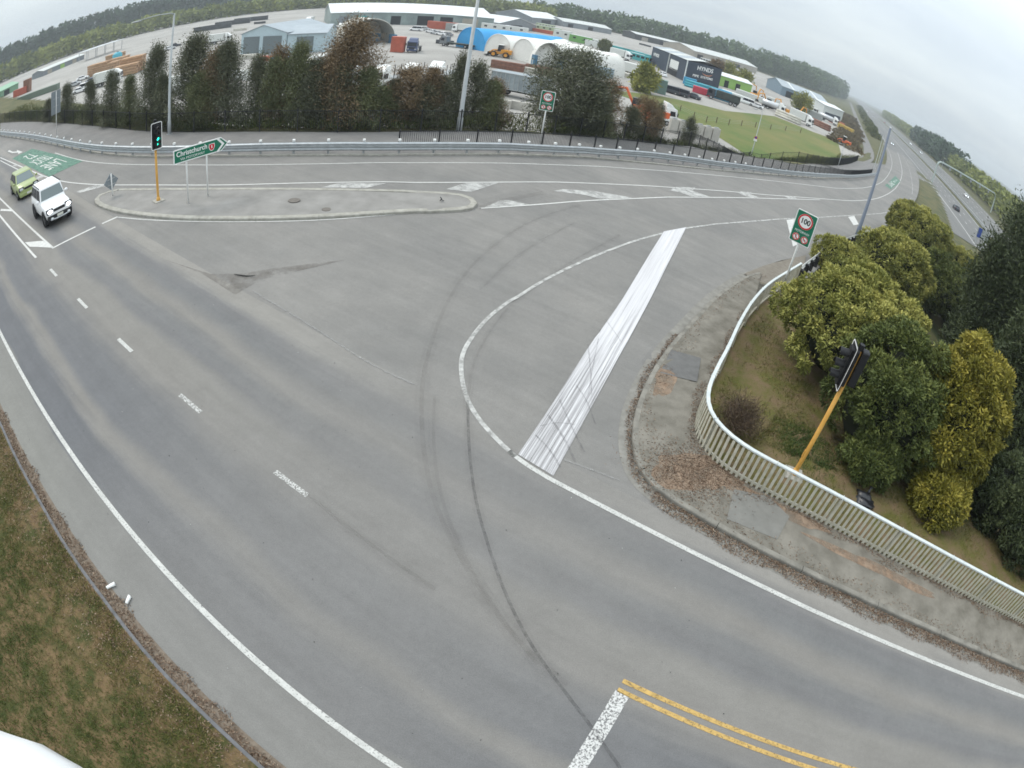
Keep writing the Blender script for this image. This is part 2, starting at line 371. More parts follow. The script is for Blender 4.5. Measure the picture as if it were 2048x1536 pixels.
# left verge with its concrete edging and the swept-in litter line
def rough_sheet(s0, s1, d0, d1, step, zf, amp=.04):
    ns = int((s1-s0)/step); nd = int(abs(d1-d0)/step); mb = MB()
    for i in range(ns+1):
        for j in range(nd+1):
            s = s0+(s1-s0)*i/ns; d = d0+(d1-d0)*j/nd; x, y = sd(s, d); mb.v.append((x, y, zf(s, d)+(random.uniform(-amp, amp) if j else 0)))
    mb.f = [(i*(nd+1)+j, i*(nd+1)+j+1, (i+1)*(nd+1)+j+1, (i+1)*(nd+1)+j) for i in range(ns) for j in range(nd)]; mb.m = [0]*len(mb.f); return mb
struct(rough_sheet(-30, 45, .26, -9, .22, lambda s, d: .055+.05*min(1, (.26-d)), .028).build('grass_verge', M_VERGE, smooth=True))
struct(band('gutter', -30, 60, .20, .70, M_DIRT, z=-.006, nd=1).build('gutter_dirt', mat('gutter_soil', (.125, .095, .07), .95, col2=(.20, .165, .13), scale=6, bump=.4)))
mb = MB()
for i in range(80):
    s = -30+i*1.0; wob = .012*math.sin(i*1.7)+.01*math.sin(i*.6)
    a = sd(s, .25+wob); b = sd(s, .33+wob)
    mb.v += [(*a, -.05), (*a, .062), (*b, .058), (*b, -.05)]
mb.f = [(4*i+k, 4*i+k+1, 4*i+k+5, 4*i+k+4) for i in range(79) for k in range(3)]; mb.m = [0]*len(mb.f)
struct(mb.build('kerb_edging', mat('edging_concrete', (.13, .13, .135), .9, var=.2, scale=6)))

# right-hand kerb, channel, footpath and the bank beyond the railing
_kpx = [(1519,543),(1487,551),(1437,586),(1407,614),(1345,681),(1312,724),(1274,799),(1262,865),(1270,923),(1295,964),(1366,1014)]
KR = [hit(*q, .12)[:2] for q in _kpx]+[sd(-2.2, 10.08), sd(-6, 10.05), sd(-14, 10.05), sd(-30, 10.05)]
KR = [np.array(p) for p in smooth_line(KR, 3)]
_bpx = [(1600,545),(1580,560)]
_rt = [(1603,526),(1578,541),(1537,566),(1506,600),(1481,641),(1459,691),(1437,731),(1416,778)]
RAILH = .98
RAIL = [hit(*q, .12+RAILH)[:2] for q in _rt]+[sd(.33, 12.85), sd(-.24, 12.35), sd(-1.0, 12.1), sd(-2.0, 12.05), sd(-3.6, 12.0), sd(-6.1, 11.9), sd(-9, 11.85), sd(-13, 11.9), sd(-20, 11.9)]
RAIL = [np.array(p) for p in smooth_line(RAIL, 2)]
mb = loft(resample(offset(KR, .15), 90), resample([np.array(sd(0.6, 24.2))]+[np.array(p) for p in RAIL[2:]]+[np.array(sd(-30, 11.9))], 90), 4, z=.115)
FOOT = struct(mb.build('footpath', M_FOOT))
KERB = MB(); L0 = resample(KR, 60); L1 = offset(L0, .15)
kerb_o = None
mbk = MB(); mbg = MB()
def kerb_pieces(parent, P, side, w, h, step, m, gap=.008, z0=-.03, name='kerb_block'):
    n = max(2, int(np.sum(np.hypot(*np.diff(np.array(P), axis=0).T))/step)); Q = resample(P, n*4+1)
    for i in range(n):
        seg = Q[i*4:i*4+5].copy(); d = (seg[1]-seg[0]); seg[0] += d/np.hypot(*d)*gap; d = seg[-1]-seg[-2]; seg[-1] -= d/np.hypot(*d)*gap
        A = seg; B = offset(seg, w*side); mb = MB()
        for a, b in zip(A, B):
            za = H(*a); v = (b-a)*.12
            mb.v += [(*a, za+z0), (*(a+v*.2), za+h-.025), (*(a+v), za+h), (*b, za+h), (*b, za+z0)]
        k = len(A)
        for j in range(k-1):
            for q in range(4): mb.f.append((5*j+q, 5*j+5+q, 5*j+6+q, 5*j+1+q) if side > 0 else (5*j+q, 5*j+1+q, 5*j+6+q, 5*j+5+q))
        mb.f += [tuple(range(5))[::1], tuple(5*(k-1)+q for q in range(5))[::-1]]; mb.m = [0]*len(mb.f)
        mb.build(name, m, parent)
kerb_pieces(FOOT, KR, 1, .15, .12, 2.4, mat('kerb_dark', (.145, .138, .12), .95, spec=.15, col2=(.26, .245, .215), scale=2.2, bump=.3, bscale=40))  # darker concrete than the island and guardrail-side kerbs
mb = MB(); strip(mb, KR, .0, .34, .006); mb.build('channel', mat('channel_concrete', (.17, .162, .145), .95, spec=.15, col2=(.25, .24, .218), scale=3, bump=.2), FOOT)
mb = MB(); strip(mb, [p for p in KR if p@NV < 13.5 and p@TV > -3], .02, 1.3, -.001); mb.build('apron_seal', M_RAMP, RAMPO)
BGL = [hit(*q, .7)[:2] for q in [(1603,534),(1640,505),(1680,482),(1720,466),(1757,456),(1790,446)]]
mb = MB(); strip(mb, densify(BGL, .5), 3.0, .35, -.012); mb.build('shoulder_seal', M_RAMP, RAMPO)
vr = resample(RAIL[1:]+[np.array(sd(-30, 11.9))], 80); vo = resample(offset(RAIL[1:]+[np.array(sd(-30, 11.9))], 9.0), 80)
mb = MB()
for i, (a, b) in enumerate(zip(vr, vo)):
    for j in range(25):
        u = j/24; x = a[0]+(b[0]-a[0])*u; y = a[1]+(b[1]-a[1])*u
        mb.v.append((x, y, H(x, y)+.12-.10*min(1, u*1.5)+(random.uniform(-.03, .03) if j else 0)))
mb.f = [(i*25+j, i*25+j+1, (i+1)*25+j+1, (i+1)*25+j) for i in range(79) for j in range(24)]; mb.m = [0]*len(mb.f)
struct(mb.build('bank_verge', M_VERGE_R, smooth=True))

# traffic island
_ipx = [(240,377),(375,376),(512,375),(650,375.5),(781,378),(891,380.6),(937,386),(959,400),(950,412),(931,417),(812,422.5),(656,433),(512,437.5),(400,437.5),(325,434.5),(250,426),(212,417),(190,407),(188,399),(197,389),(215,382)]
ISL = [np.array(gp(*q, .12)) for q in _ipx]; ISL.append(ISL[0])
_cl = [np.array(p) for p in smooth_line(ISL, 2)]
inner = offset(_cl, -.06)
ISLAND = struct(MB().poly([(*p, H(*p)+.106) for p in inner[:-1]][::-1]).build('traffic_island', M_ISL))
kerb_pieces(ISLAND, [np.array(p) for p in _cl], -1, .30, .12, 2.6, M_KERB)
# guardrail-side kerb
gk = smooth_line(_LK[:19], 1); kerb_pieces(PATHO, [np.array(p) for p in gk], 1, .16, .10, 5.0, M_KERB)

# ------------------------------------------------------------------ painted markings (children of the road they are painted on)
def paint_line(name, P, w, parent, m=M_WHITE, z=.009):
    mb = MB(); strip(mb, P, w/2, w/2, z); return mb.build(name, m, parent)
def paint_poly(name, px, parent, m=M_WHITE, z=.012, world=False, fine=False):
    pts = px if world else [hit(*q)[:2] for q in px]
    c = np.mean(np.array(pts), 0); mb = MB(); k = len(pts); P = densify(list(pts)+[pts[0]], 1.0)[:-1]
    if fine:
        h2 = len(pts)//2; A = resample(pts[:h2], 40); B = resample(pts[h2:][::-1], 40)
        return loft(A, B, 4, z=z+.008).build(name, m, parent)
    mb.poly([(*p[:2], H(*p[:2])+z) for p in P]); return mb.build(name, m, parent)
M_EDGE = mat('edge_paint', (.39, .39, .37), .7, col2=(.52, .515, .49), scale=5, worn=(26, .31, .46))
paint_line('edge_line', [sd(s, 1.863) for s in np.arange(-60, 130, 5)], .125, ROAD, M_EDGE)
P = [sd(s, 9.165) for s in np.arange(-60, -1.5, 4)]
curve = pxline([(1097,956),(1037,919),(987,872),(950,828),(930,787),(922,741),(925,706),(950,666),(981,631),(1023,600),(1100,553),(1200,507),(1290,475),(1373,455),(1460,446),(1536,440),(1636,435),(1700,431),(1786,425),(1818,407),(1826,382),(1821,345),(1811,322),(1796,297)], 2)
paint_line('edge_line', [np.array(p) for p in P]+list(curve[:8]), .125, ROAD, M_EDGE)
paint_line('give_way_curve', curve[6:], .125, RAMPO, mat('curve_paint', (.46, .455, .435), .7, var=.14, scale=5, worn=(3.0, .24, .58, .95)))
for i in range(5):
    s = 7.17+4*i; paint_line('lane_dash', [np.array(sd(s-.52, 5.43)), np.array(sd(s+.52, 5.43))], .13, ROAD, M_WORN if i < 2 else M_EDGE)
paint_line('median_line', [np.array(sd(25.9, 5.26)), np.array(sd(36.5, 5.13)), np.array(sd(60, 4.85)), np.array(sd(120, 4.5))], .12, ROAD)
paint_line('median_line', [np.array(sd(25.98, 6.29)), np.array(sd(40.8, 5.96)), np.array(sd(60, 5.7)), np.array(sd(120, 5.5))], .12, ROAD)
paint_line('limit_line', [np.array(sd(25.95, 6.25)), np.array(sd(25.85, 8.8))], .16, ROAD)
paint_line('limit_line', [np.array(sd(25.85, 9.2)), np.array(sd(25.8, 10.1))], .16, RAMPO)
paint_poly('median_bar', [(50,485),(86,482),(106,496),(60,494)], ROAD); paint_poly('median_bar', [(0,422),(2,418),(25,419),(27,423)], ROAD)
for dd in (.09, -.12): paint_line('no_passing_line', [np.array(sd(s, 5.43+dd+(.0 if dd < 0 else .015*abs(s)*.6))) for s in np.arange(-.72, -40, -2)], .10, ROAD, M_YEL)
paint_line('stop_line', [np.array(sd(-.83, 5.28)), np.array(sd(-.83, 1.93))], .29, ROAD, mat('stop_paint', (.52, .515, .50), .7, worn=(22, .40, .53)))
paint_line('island_line', pxline([(237,435),(300,441),(400,444),(512,444),(641,441),(781,430),(934,417)]), .10, RAMPO, M_EDGE)
paint_line('lane_line', pxline([(0,315),(85,352),(125,364),(175,369),(225,371),(380,371.5),(512,370),(812,366),(1000,365),(1172,366),(1312,373),(1469,384),(1594,394),(1640,397.5),(1711,403),(1761,397),(1793,377),(1805,350),(1801,325),(1793,300)]), .12, RAMPO)
paint_line('gore_line', pxline([(962,416.5),(1000,414),(1094,408),(1219,399),(1312,395),(1437,395),(1562,397.5),(1640,400)]), .12, RAMPO)
paint_line('edge_line', pxline([(110,306),(150,319),(200,327),(275,330.5),(400,331),(512,330.5),(700,328),(1000,327),(1150,331),(1300,340),(1500,357),(1640,373),(1686,378),(1743,375),(1771,360),(1785,332),(1781,310),(1773,295)]), .12, RAMPO, M_EDGE)
paint_line('median_line', pxline([(0,321),(55,349)], 0), .10, RAMPO)
Z8 = lambda L: [(1000+.3125*x, 300+.3125*y) for x, y in L]
for L in ([(642,375),(675,366.5),(772,366.5),(731,376)], [(892,378),(931,366),(997,366),(941,384)], [(1000,401),(1015,400),(1059,409),(966,416)],
          Z8([(345,262),(400,250),(600,262),(850,305),(660,315),(530,285)]), Z8([(1080,258),(1130,235),(1250,240),(1235,262),(1350,300),(1240,302),(1150,270)]),
          Z8([(1525,272),(1540,265),(1610,270),(1600,283),(1660,303),(1600,305),(1545,285)]), Z8([(1820,297),(1880,297),(1900,312),(1850,313)]),
          [(150,385),(195,370),(220,371),(162,386)], [(71,357),(82,351),(90,352),(77,360)], [(24,332),(29,329),(37,330),(31,333)]):
    paint_poly('gore_bar', L, RAMPO, mat('gore_paint', (.50, .495, .475), .7, var=.12, scale=4, worn=(1.8, .22, .62, .9)))
BA = np.array(gp(1350, 458)); BB = np.array(gp(1070, 930)); BANG = math.atan2(*(BB-BA)[::-1])
M_BAR = mat('bar_paint', (.44, .43, .44), .65, col2=(.60, .59, .60), scale=1.0, stretch=((5, .07, 1), BANG), worn=(1.0, .12, .50), detail=8)
_t = M_BAR.node_tree; _rw = [n for n in _t.nodes if n.type == 'MAP_RANGE'][0]; _nz = _rw.inputs[0].links[0].from_socket       # more worn towards the end that trucks cut across
_g = N(_t, 'ShaderNodeNewGeometry'); _d = N(_t, 'ShaderNodeVectorMath', operation='DOT_PRODUCT'); _u = (BB-BA)/np.hypot(*(BB-BA)); _d.inputs[1].default_value = (_u[0], _u[1], 0); _t.links.new(_g.outputs['Position'], _d.inputs[0])
_m = N(_t, 'ShaderNodeMapRange', interpolation_type='SMOOTHSTEP'); _m.inputs[1].default_value = float(BA@_u)+.25*float(np.hypot(*(BB-BA))); _m.inputs[2].default_value = float(BB@_u); _m.inputs[3].default_value = .12; _m.inputs[4].default_value = -.14; _t.links.new(_d.outputs['Value'], _m.inputs[0])
_a = N(_t, 'ShaderNodeMath', operation='ADD'); _t.links.new(_nz, _a.inputs[0]); _t.links.new(_m.outputs[0], _a.inputs[1]); _t.links.new(_a.outputs[0], _rw.inputs[0])
paint_poly('hatch_bar', [(1373,454.5),(1300,600),(1231,725),(1181,816),(1106,952),(1036,909),(1109,800),(1171,703),(1244,600),(1328,463)], RAMPO, fine=True, m=M_BAR)
for px, w in [([(1118,800),(1140,850),(1168,905)], .05), ([(1095,830),(1130,880),(1150,925)], .06), ([(1150,770),(1172,800),(1190,850)], .04), ([(1175,690),(1180,740),(1182,790)], .035), ([(1200,660),(1187,720),(1175,790)], .03), ([(1070,870),(1100,900),(1120,935)], .05), ([(1080,852),(1112,845),(1150,850)], .03), ([(1210,640),(1225,660),(1245,690)], .03)]:
    paint_line('tyre_scuff', pxline(px, 2), w, RAMPO, mat('tyre_scuff', (.13, .125, .13), .9, worn=(6, .3, .8, .5)), .024)
paint_poly('hatch_bar', [(1573,440),(1594,437.5),(1601,487),(1586,493)], RAMPO); paint_poly('hatch_bar', [(1696,434),(1708,432),(1717,449),(1707,451)], RAMPO)
# green truck-lane patches and lettering
def glyph_text(word, origin, right, upv, hgt, width, parent, mt, z=.014):
    cu = bpy.data.curves.new('t', 'FONT'); cu.body = word; cu.size = 1.0; cu.align_x = 'CENTER'; tmp = bpy.data.objects.new('t', cu); COL.objects.link(tmp)
    dg = bpy.context.evaluated_depsgraph_get(); me = bpy.data.meshes.new_from_object(tmp.evaluated_get(dg)); bpy.data.objects.remove(tmp)
    co = np.array([v.co[:] for v in me.vertices]); w = np.ptp(co[:, 0]); hh = max(np.ptp(co[:, 1]), .5); x0 = co[:, 0].min(); y0 = co[:, 1].min()
    for v in me.vertices:
        u = (v.co.x-x0)/w-.5; q = (v.co.y-y0)/hh; p = np.array(origin)+np.array(right)*u*width+np.array(upv)*q*hgt
        v.co = (p[0], p[1], H(p[0], p[1])+z)
    me.materials.clear(); me.materials.append(mt); return link('lane_lettering', me, parent)
def lane_patch(quad, words):
    G = [np.array(hit(*q)[:2]) for q in quad]; paint_poly('lane_patch', G, RAMPO, M_GREEN, .012, world=True)
    a, b, c, d = G      # rear-far, front-far, front-near, rear-near
    upv = ((b-a)+(c-d)); L = np.hypot(*upv)/2; upv /= np.hypot(*upv); rv = ((d-a)+(c-b)); Wd = np.hypot(*rv)/2; rv /= np.hypot(*rv); cen = (a+b+c+d)/4
    n = len(words)
    for i, w in enumerate(words): glyph_text(w, cen+upv*((i-(n-1)/2-.5)*L*.78/n+L*.03), rv, upv, L*.60/n, Wd*(.62 if len(w) > 2 else .34), RAMPO, mat('letter_paint', (.52, .515, .49), .7))
lane_patch([(64,297.5),(166,322.5),(99,354),(24,317)], ['T2', 'TRUCK', 'LANE'])
lane_patch([(1790,352),(1769,371),(1781,379),(1800,363)][::1], ['T2', 'LANE'])
A = [np.array(hit(*q)[:2]) for q in [(15,303),(24,306),(36,305),(36,308),(45,304),(34,300),(33,303),(25,303.5),(18,300)]]
paint_poly('lane_arrow', A, RAMPO, M_WHITE, .012, world=True)
# tyre scrub where turning trucks cross
M_TYRE = mat('tyre_scrub', (.055, .052, .055), .85, var=.25, scale=6, worn=(6, .3, .75, .42))
M_TYRE2 = mat('tyre_scrub_soft', (.085, .068, .055), .9, var=.2, scale=5, worn=(3.5, .3, .9, .15))
for px, w, m in [([(1240,1536),(1180,1450),(1130,1385),(1060,1290),(1010,1190),(975,1090),(950,1000),(938,900),(936,800)], .085, M_TYRE), ([(936,800),(945,730),(975,670),(1030,600),(1130,530),(1240,470)], .09, M_TYRE2),
                 ([(1135,1370),(1040,1290),(960,1180),(900,1080),(860,980),(845,880),(843,780),(860,690),(900,590),(960,510),(1060,440),(1160,410)], .14, M_TYRE2),
                 ([(1075,1330),(985,1215),(915,1090),(880,990),(866,890),(870,790)], .10, M_TYRE2), ([(955,417),(1010,400),(1090,385)], .5, M_TYRE2),
                 ([(610,985),(680,1045),(770,1110),(870,1180)], .10, M_TYRE2), ([(1150,445),(1080,480),(1010,530),(960,580)], .10, M_TYRE2)]:
    paint_line('tyre_track', pxline(px, 3), w*.8, RAMPO, m, .016); paint_line('tyre_smear', pxline(px, 3), w*2.6, RAMPO, mat('tyre_smear', (.075, .07, .066), .9, worn=(2.5, .3, .95, .10)), .0145)
paint_poly('dirt_patch', [(330,520),(400,545),(470,590),(520,560),(600,541),(690,520),(560,535),(480,548),(420,548)], RAMPO, mat('swept_dirt', (.13, .115, .10), .95, col2=(.2, .18, .16), scale=3, worn=(1.6, .38, .75, .7)), .014)
# sealed patches and dust on the footpath
M_DUST = mat('tan_dust', (.225, .155, .108), .95, spec=.1, col2=(.31, .235, .175), scale=5, worn=(1.7, .26, .60, .95))
def blob(name, cpx, rx, ry, rot, m, parent, z, seed, foot=True):
    c = np.array(gp(*cpx, .12)); rr_ = random.Random(seed); ph = [rr_.uniform(0, 6.3) for _ in range(4)]; P = []
    for i in range(40):
        a = 2*math.pi*i/40; k = 1+.16*math.sin(2*a+ph[0])+.12*math.sin(3*a+ph[1])+.08*math.sin(5*a+ph[2])+.05*math.sin(9*a+ph[3]); x = rx*k*math.cos(a); y = ry*k*math.sin(a); P.append((c[0]+x*math.cos(rot)-y*math.sin(rot), c[1]+x*math.sin(rot)+y*math.cos(rot)))
    MB().poly([(*p, H(*p)+z) for p in P]).build(name, m, parent)
RA = math.atan2(TV[1], TV[0])
blob('dust_patch', (1392,945), 1.15, .72, RA+.5, M_DUST, FOOT, .119, 1); blob('dust_patch', (1330,760), .9, .3, 1.2, M_DUST, FOOT, .119, 2); blob('dust_patch', (1540,1010), 1.5, .28, RA, M_DUST, FOOT, .121, 3); blob('dust_patch', (1760,1140), 2.0, .2, RA, M_DUST, FOOT, .121, 4)
M_PATCH = mat('path_patch', (.135, .133, .13), .95, spec=.1, var=.12, scale=3)
paint_poly('path_patch', [(1340,705),(1400,722),(1392,770),(1318,752)], FOOT, M_PATCH, .122); paint_poly('path_patch', [(1465,985),(1535,1000),(1575,1040),(1550,1085),(1450,1045)], FOOT, mat('path_patch_pale', (.178, .174, .16), .95, spec=.1, var=.1, scale=3), .123)
# path end fill
mb = MB(); strip(mb, densify(RAIL[:10], .4), 1.3, 1.1, .058); mb.build('rail_foot_soil', mat('rail_foot_soil', (.12, .11, .075), .95, col2=(.17, .15, .115), scale=4), FOOT)
paint_poly('path_end', [(1488,549),(1528,533),(1612,512),(1606,545),(1560,575),(1520,566)], FOOT, mat('path_end_soil', (.15, .13, .105), .95, col2=(.2, .18, .15), scale=4), .06)
# seal joint lines
M_JOINT = mat('seal_joint', (.29, .285, .275), .9, worn=(8, .38, .7))
paint_line('seal_joint', pxline([(505,583),(620,650),(740,730),(830,770)]), .06, RAMPO, M_JOINT, .017)
paint_line('seal_joint', pxline([(1128,920),(1170,935),(1240,962)]), .05, RAMPO, M_JOINT, .017)

# ================================================================== STREET FURNITURE
M_GALV = mat('galvanised_steel', (.40, .42, .43), .45, var=.12, scale=3, metal=.5)
M_GALVD = mat('galvanised_grey', (.33, .345, .35), .6, var=.12, scale=3, metal=.2)
M_LAMP = mat('lamp_column_grey', (.36, .38, .385), .55, var=.08, scale=2, metal=.3)
M_WPOST = mat('post_white', (.66, .66, .64), .6, var=.05, scale=5)
M_BLACK = mat('black_powder_coat', (.018, .019, .022), .5)
M_SIGBLK = mat('signal_black', (.012, .012, .014), .55)
M_ORANGE = mat('signal_pole_yellow', (.50, .255, .045), .6, col2=(.60, .33, .08), scale=3)
M_SGREEN = mat('sign_green', (.008, .15, .085), .45)
M_SWHITE = mat('sign_white', (.80, .80, .78), .45)
M_SRED = mat('sign_red', (.55, .02, .03), .45)
M_SBLACK = mat('sign_black', (.015, .015, .015), .5)
M_SBLUE = mat('sign_blue', (.02, .06, .30), .45)
M_ALU = mat('sign_back_aluminium', (.24, .27, .29), .5, metal=.3)
def text_mesh(word, size, mt, width=None, bold=0.0):
    cu = bpy.data.curves.new('t', 'FONT'); cu.body = word; cu.size = size; cu.align_x = 'CENTER'; cu.align_y = 'CENTER'; cu.offset = bold; cu.extrude = .002
    tmp = bpy.data.objects.new('t', cu); COL.objects.link(tmp); dg = bpy.context.evaluated_depsgraph_get()
    me = bpy.data.meshes.new_from_object(tmp.evaluated_get(dg)); bpy.data.objects.remove(tmp)
    if width:
        w = max(v.co.x for v in me.vertices)-min(v.co.x for v in me.vertices)
        for v in me.vertices: v.co.x *= width/w
    me.materials.clear(); me.materials.append(mt); return me
def face_text(word, size, mt, parent, loc, width=None, name='lettering', bold=.0):
    # faces -y of the parent
    o = link(name, text_mesh(word, size, mt, width, bold), parent); o.location = loc; o.rotation_euler = (R(90), 0, 0); return o
def rrect(w, h, r, n=4):
    P = []
    for cx_, cz_, a0 in ((w/2-r, h/2-r, 0), (-w/2+r, h/2-r, 90), (-w/2+r, -h/2+r, 180), (w/2-r, -h/2+r, 270)):
        for i in range(n+1): a = R(a0+90*i/n); P.append((cx_+r*math.cos(a), cz_+r*math.sin(a)))
    return P
def disc_ring(mb, c, r0, r1, y, seg=28, mi=0):
    vs = []; 
    for i in range(seg):
        a = 2*math.pi*i/seg; vs += [(c[0]+r0*math.cos(a), y, c[1]+r0*math.sin(a)), (c[0]+r1*math.cos(a), y, c[1]+r1*math.sin(a))]
    return mb.add(vs, [(2*i, 2*i+1, 2*((i+1) % seg)+1, 2*((i+1) % seg)) for i in range(seg)], mi)
def face_cam(x, y, extra=0.0):   # angle that turns local -y towards the camera foot
    return math.atan2(-x, y)*-1+extra if False else math.atan2(y, x)-math.pi/2+extra

# ---- motorway 100 signs
def motorway_sign(loc, rz, zb, zt, label, lean=0.0):
    t = thing('speed_limit_sign', label, 'sign', loc, rz, 'motorway start signs'); h = zt-zb; w = h*.66; c = (zt+zb)/2
    MB().tube([(0, .07, -.4), (0, .07, zt-.05)], .052, 10).build('post', M_WPOST, t, smooth=True)
    pl = MB().prism(rrect(w, h, .07), -.012, .02).build('sign_plate', M_SWHITE, t); pl.location = (0, 0, c)
    f = MB().prism(rrect(w-.07, h-.07, .05), -.016, -.013).build('green_face', M_SGREEN, pl)
    mb = MB(); disc_ring(mb, (0, h*.20), 0, w*.36, -.019); mb.build('roundel', M_SWHITE, pl)
    mb = MB(); disc_ring(mb, (0, h*.20), w*.285, w*.355, -.023); mb.build('red_ring', M_SRED, pl)
    face_text('100', w*.34, M_SBLACK, pl, (0, -.024, h*.20), w*.42, 'numerals', .008)
    face_text('MOTORWAY', w*.15, M_SWHITE, pl, (0, -.02, -h*.135), w*.70)
    for sx in (-1, 1):
        mb = MB(); disc_ring(mb, (sx*w*.21, -h*.325), 0, w*.17, -.019, 20); mb.build('roundel', M_SWHITE, pl)
        mb = MB(); disc_ring(mb, (sx*w*.21, -h*.325), w*.125, w*.165, -.023, 20); mb.add([(sx*w*.21-w*.11, -.022, -h*.325+w*.09), (sx*w*.21-w*.08, -.022, -h*.325+w*.12), (sx*w*.21+w*.11, -.022, -h*.325-w*.09), (sx*w*.21+w*.08, -.022, -h*.325-w*.12)], [(0, 1, 2, 3)]); mb.build('red_ring', M_SRED, pl)
        mb = MB(); cx_ = sx*w*.21; cz_ = -h*.325
        if sx < 0:   # walking figure
            disc_ring(mb, (cx_, cz_+w*.075), 0, w*.024, -.021, 10); mb.box((cx_, -.0205, cz_+w*.01), (w*.035, .001, w*.08)); mb.box((cx_-w*.022, -.0205, cz_-w*.06), (w*.02, .001, w*.07)); mb.box((cx_+w*.022, -.0205, cz_-w*.06), (w*.02, .001, w*.07))
        else:        # bicycle
            disc_ring(mb, (cx_-w*.05, cz_-w*.025), w*.03, w*.045, -.021, 12); disc_ring(mb, (cx_+w*.05, cz_-w*.025), w*.03, w*.045, -.021, 12); mb.box((cx_, -.0205, cz_+w*.02), (w*.09, .001, w*.015))
        mb.build('symbol', M_SBLACK, pl)
    for z in (c+h*.25, c-h*.25): MB().box((0, .055, z), (.16, .05, .05)).build('bracket', M_GALV, t)
    return t
x, y, z = hit(1559, 590, .1); motorway_sign((x, y, z), face_cam(x, y)-R(9), 2.62, 4.12, 'tall green and white 100 motorway sign behind the white slatted railing')
x, y, z = hit(1079.5, 288); motorway_sign((x, y, z), face_cam(x, y)-R(6), 2.45, 3.85, 'green and white 100 motorway sign between guardrail and black railing')

# ---- direction sign on the island
pa = np.array(gp(378, 406, .12)); pb = np.array(gp(417, 392.5, .12)); pm = (pa+pb)/2; uv = (pb-pa)/np.hypot(*(pb-pa))
ang = math.atan2(uv[1], uv[0]); half = np.hypot(*(pb-pa))/2
t = thing('direction_sign', 'green arrow sign lettered Christchurch via motorway on two white posts', 'sign', (*pm, .12), ang)
for sx in (-1, 1): MB().tube([(sx*half, .05, -.3), (sx*half, .05, 2.75)], .038, 10).build('post', M_WPOST, t, smooth=True)
Lw, Hh = 1.30, .34
prof = [(-Lw, -Hh), (Lw-.05, -Hh), (Lw+.34, 0), (Lw-.05, Hh), (-Lw, Hh)]
pl = MB().prism(prof, -.02, .015).build('sign_plate', M_SWHITE, t); pl.location = (.06, 0, 2.42)
MB().prism([(-Lw+.05, -Hh+.05), (Lw-.30, -Hh+.05), (Lw-.02, 0), (Lw-.30, Hh-.05), (-Lw+.05, Hh-.05)], -.024, -.021).build('green_face', M_SGREEN, pl)
MB().prism([(Lw-.16, -Hh+.04), (Lw-.07, -Hh+.04), (Lw+.26, 0), (Lw-.07, Hh-.04), (Lw-.16, Hh-.04), (Lw+.13, 0)], -.026, -.0215).build('arrow_chevron', M_SGREEN, pl)
face_text('Christchurch', .34, M_SWHITE, pl, (-.33, -.026, .09), 1.62, bold=.006); face_text('VIA MOTORWAY', .17, M_SWHITE, pl, (-.30, -.026, -.17), 1.30)
sh = MB().prism([(-.15, .16), (.15, .16), (.17, 0), (.10, -.15), (0, -.20), (-.10, -.15), (-.17, 0)], -.028, -.025).build('route_shield', M_SWHITE, pl); sh.location = (.73, 0, .0)
MB().prism([(-.125, .135), (.125, .135), (.14, 0), (.085, -.125), (0, -.17), (-.085, -.125), (-.14, 0)], -.031, -.0285).build('shield_face', M_SRED, sh)
face_text('1', .2, M_SWHITE, sh, (0, -.033, 0), .05)

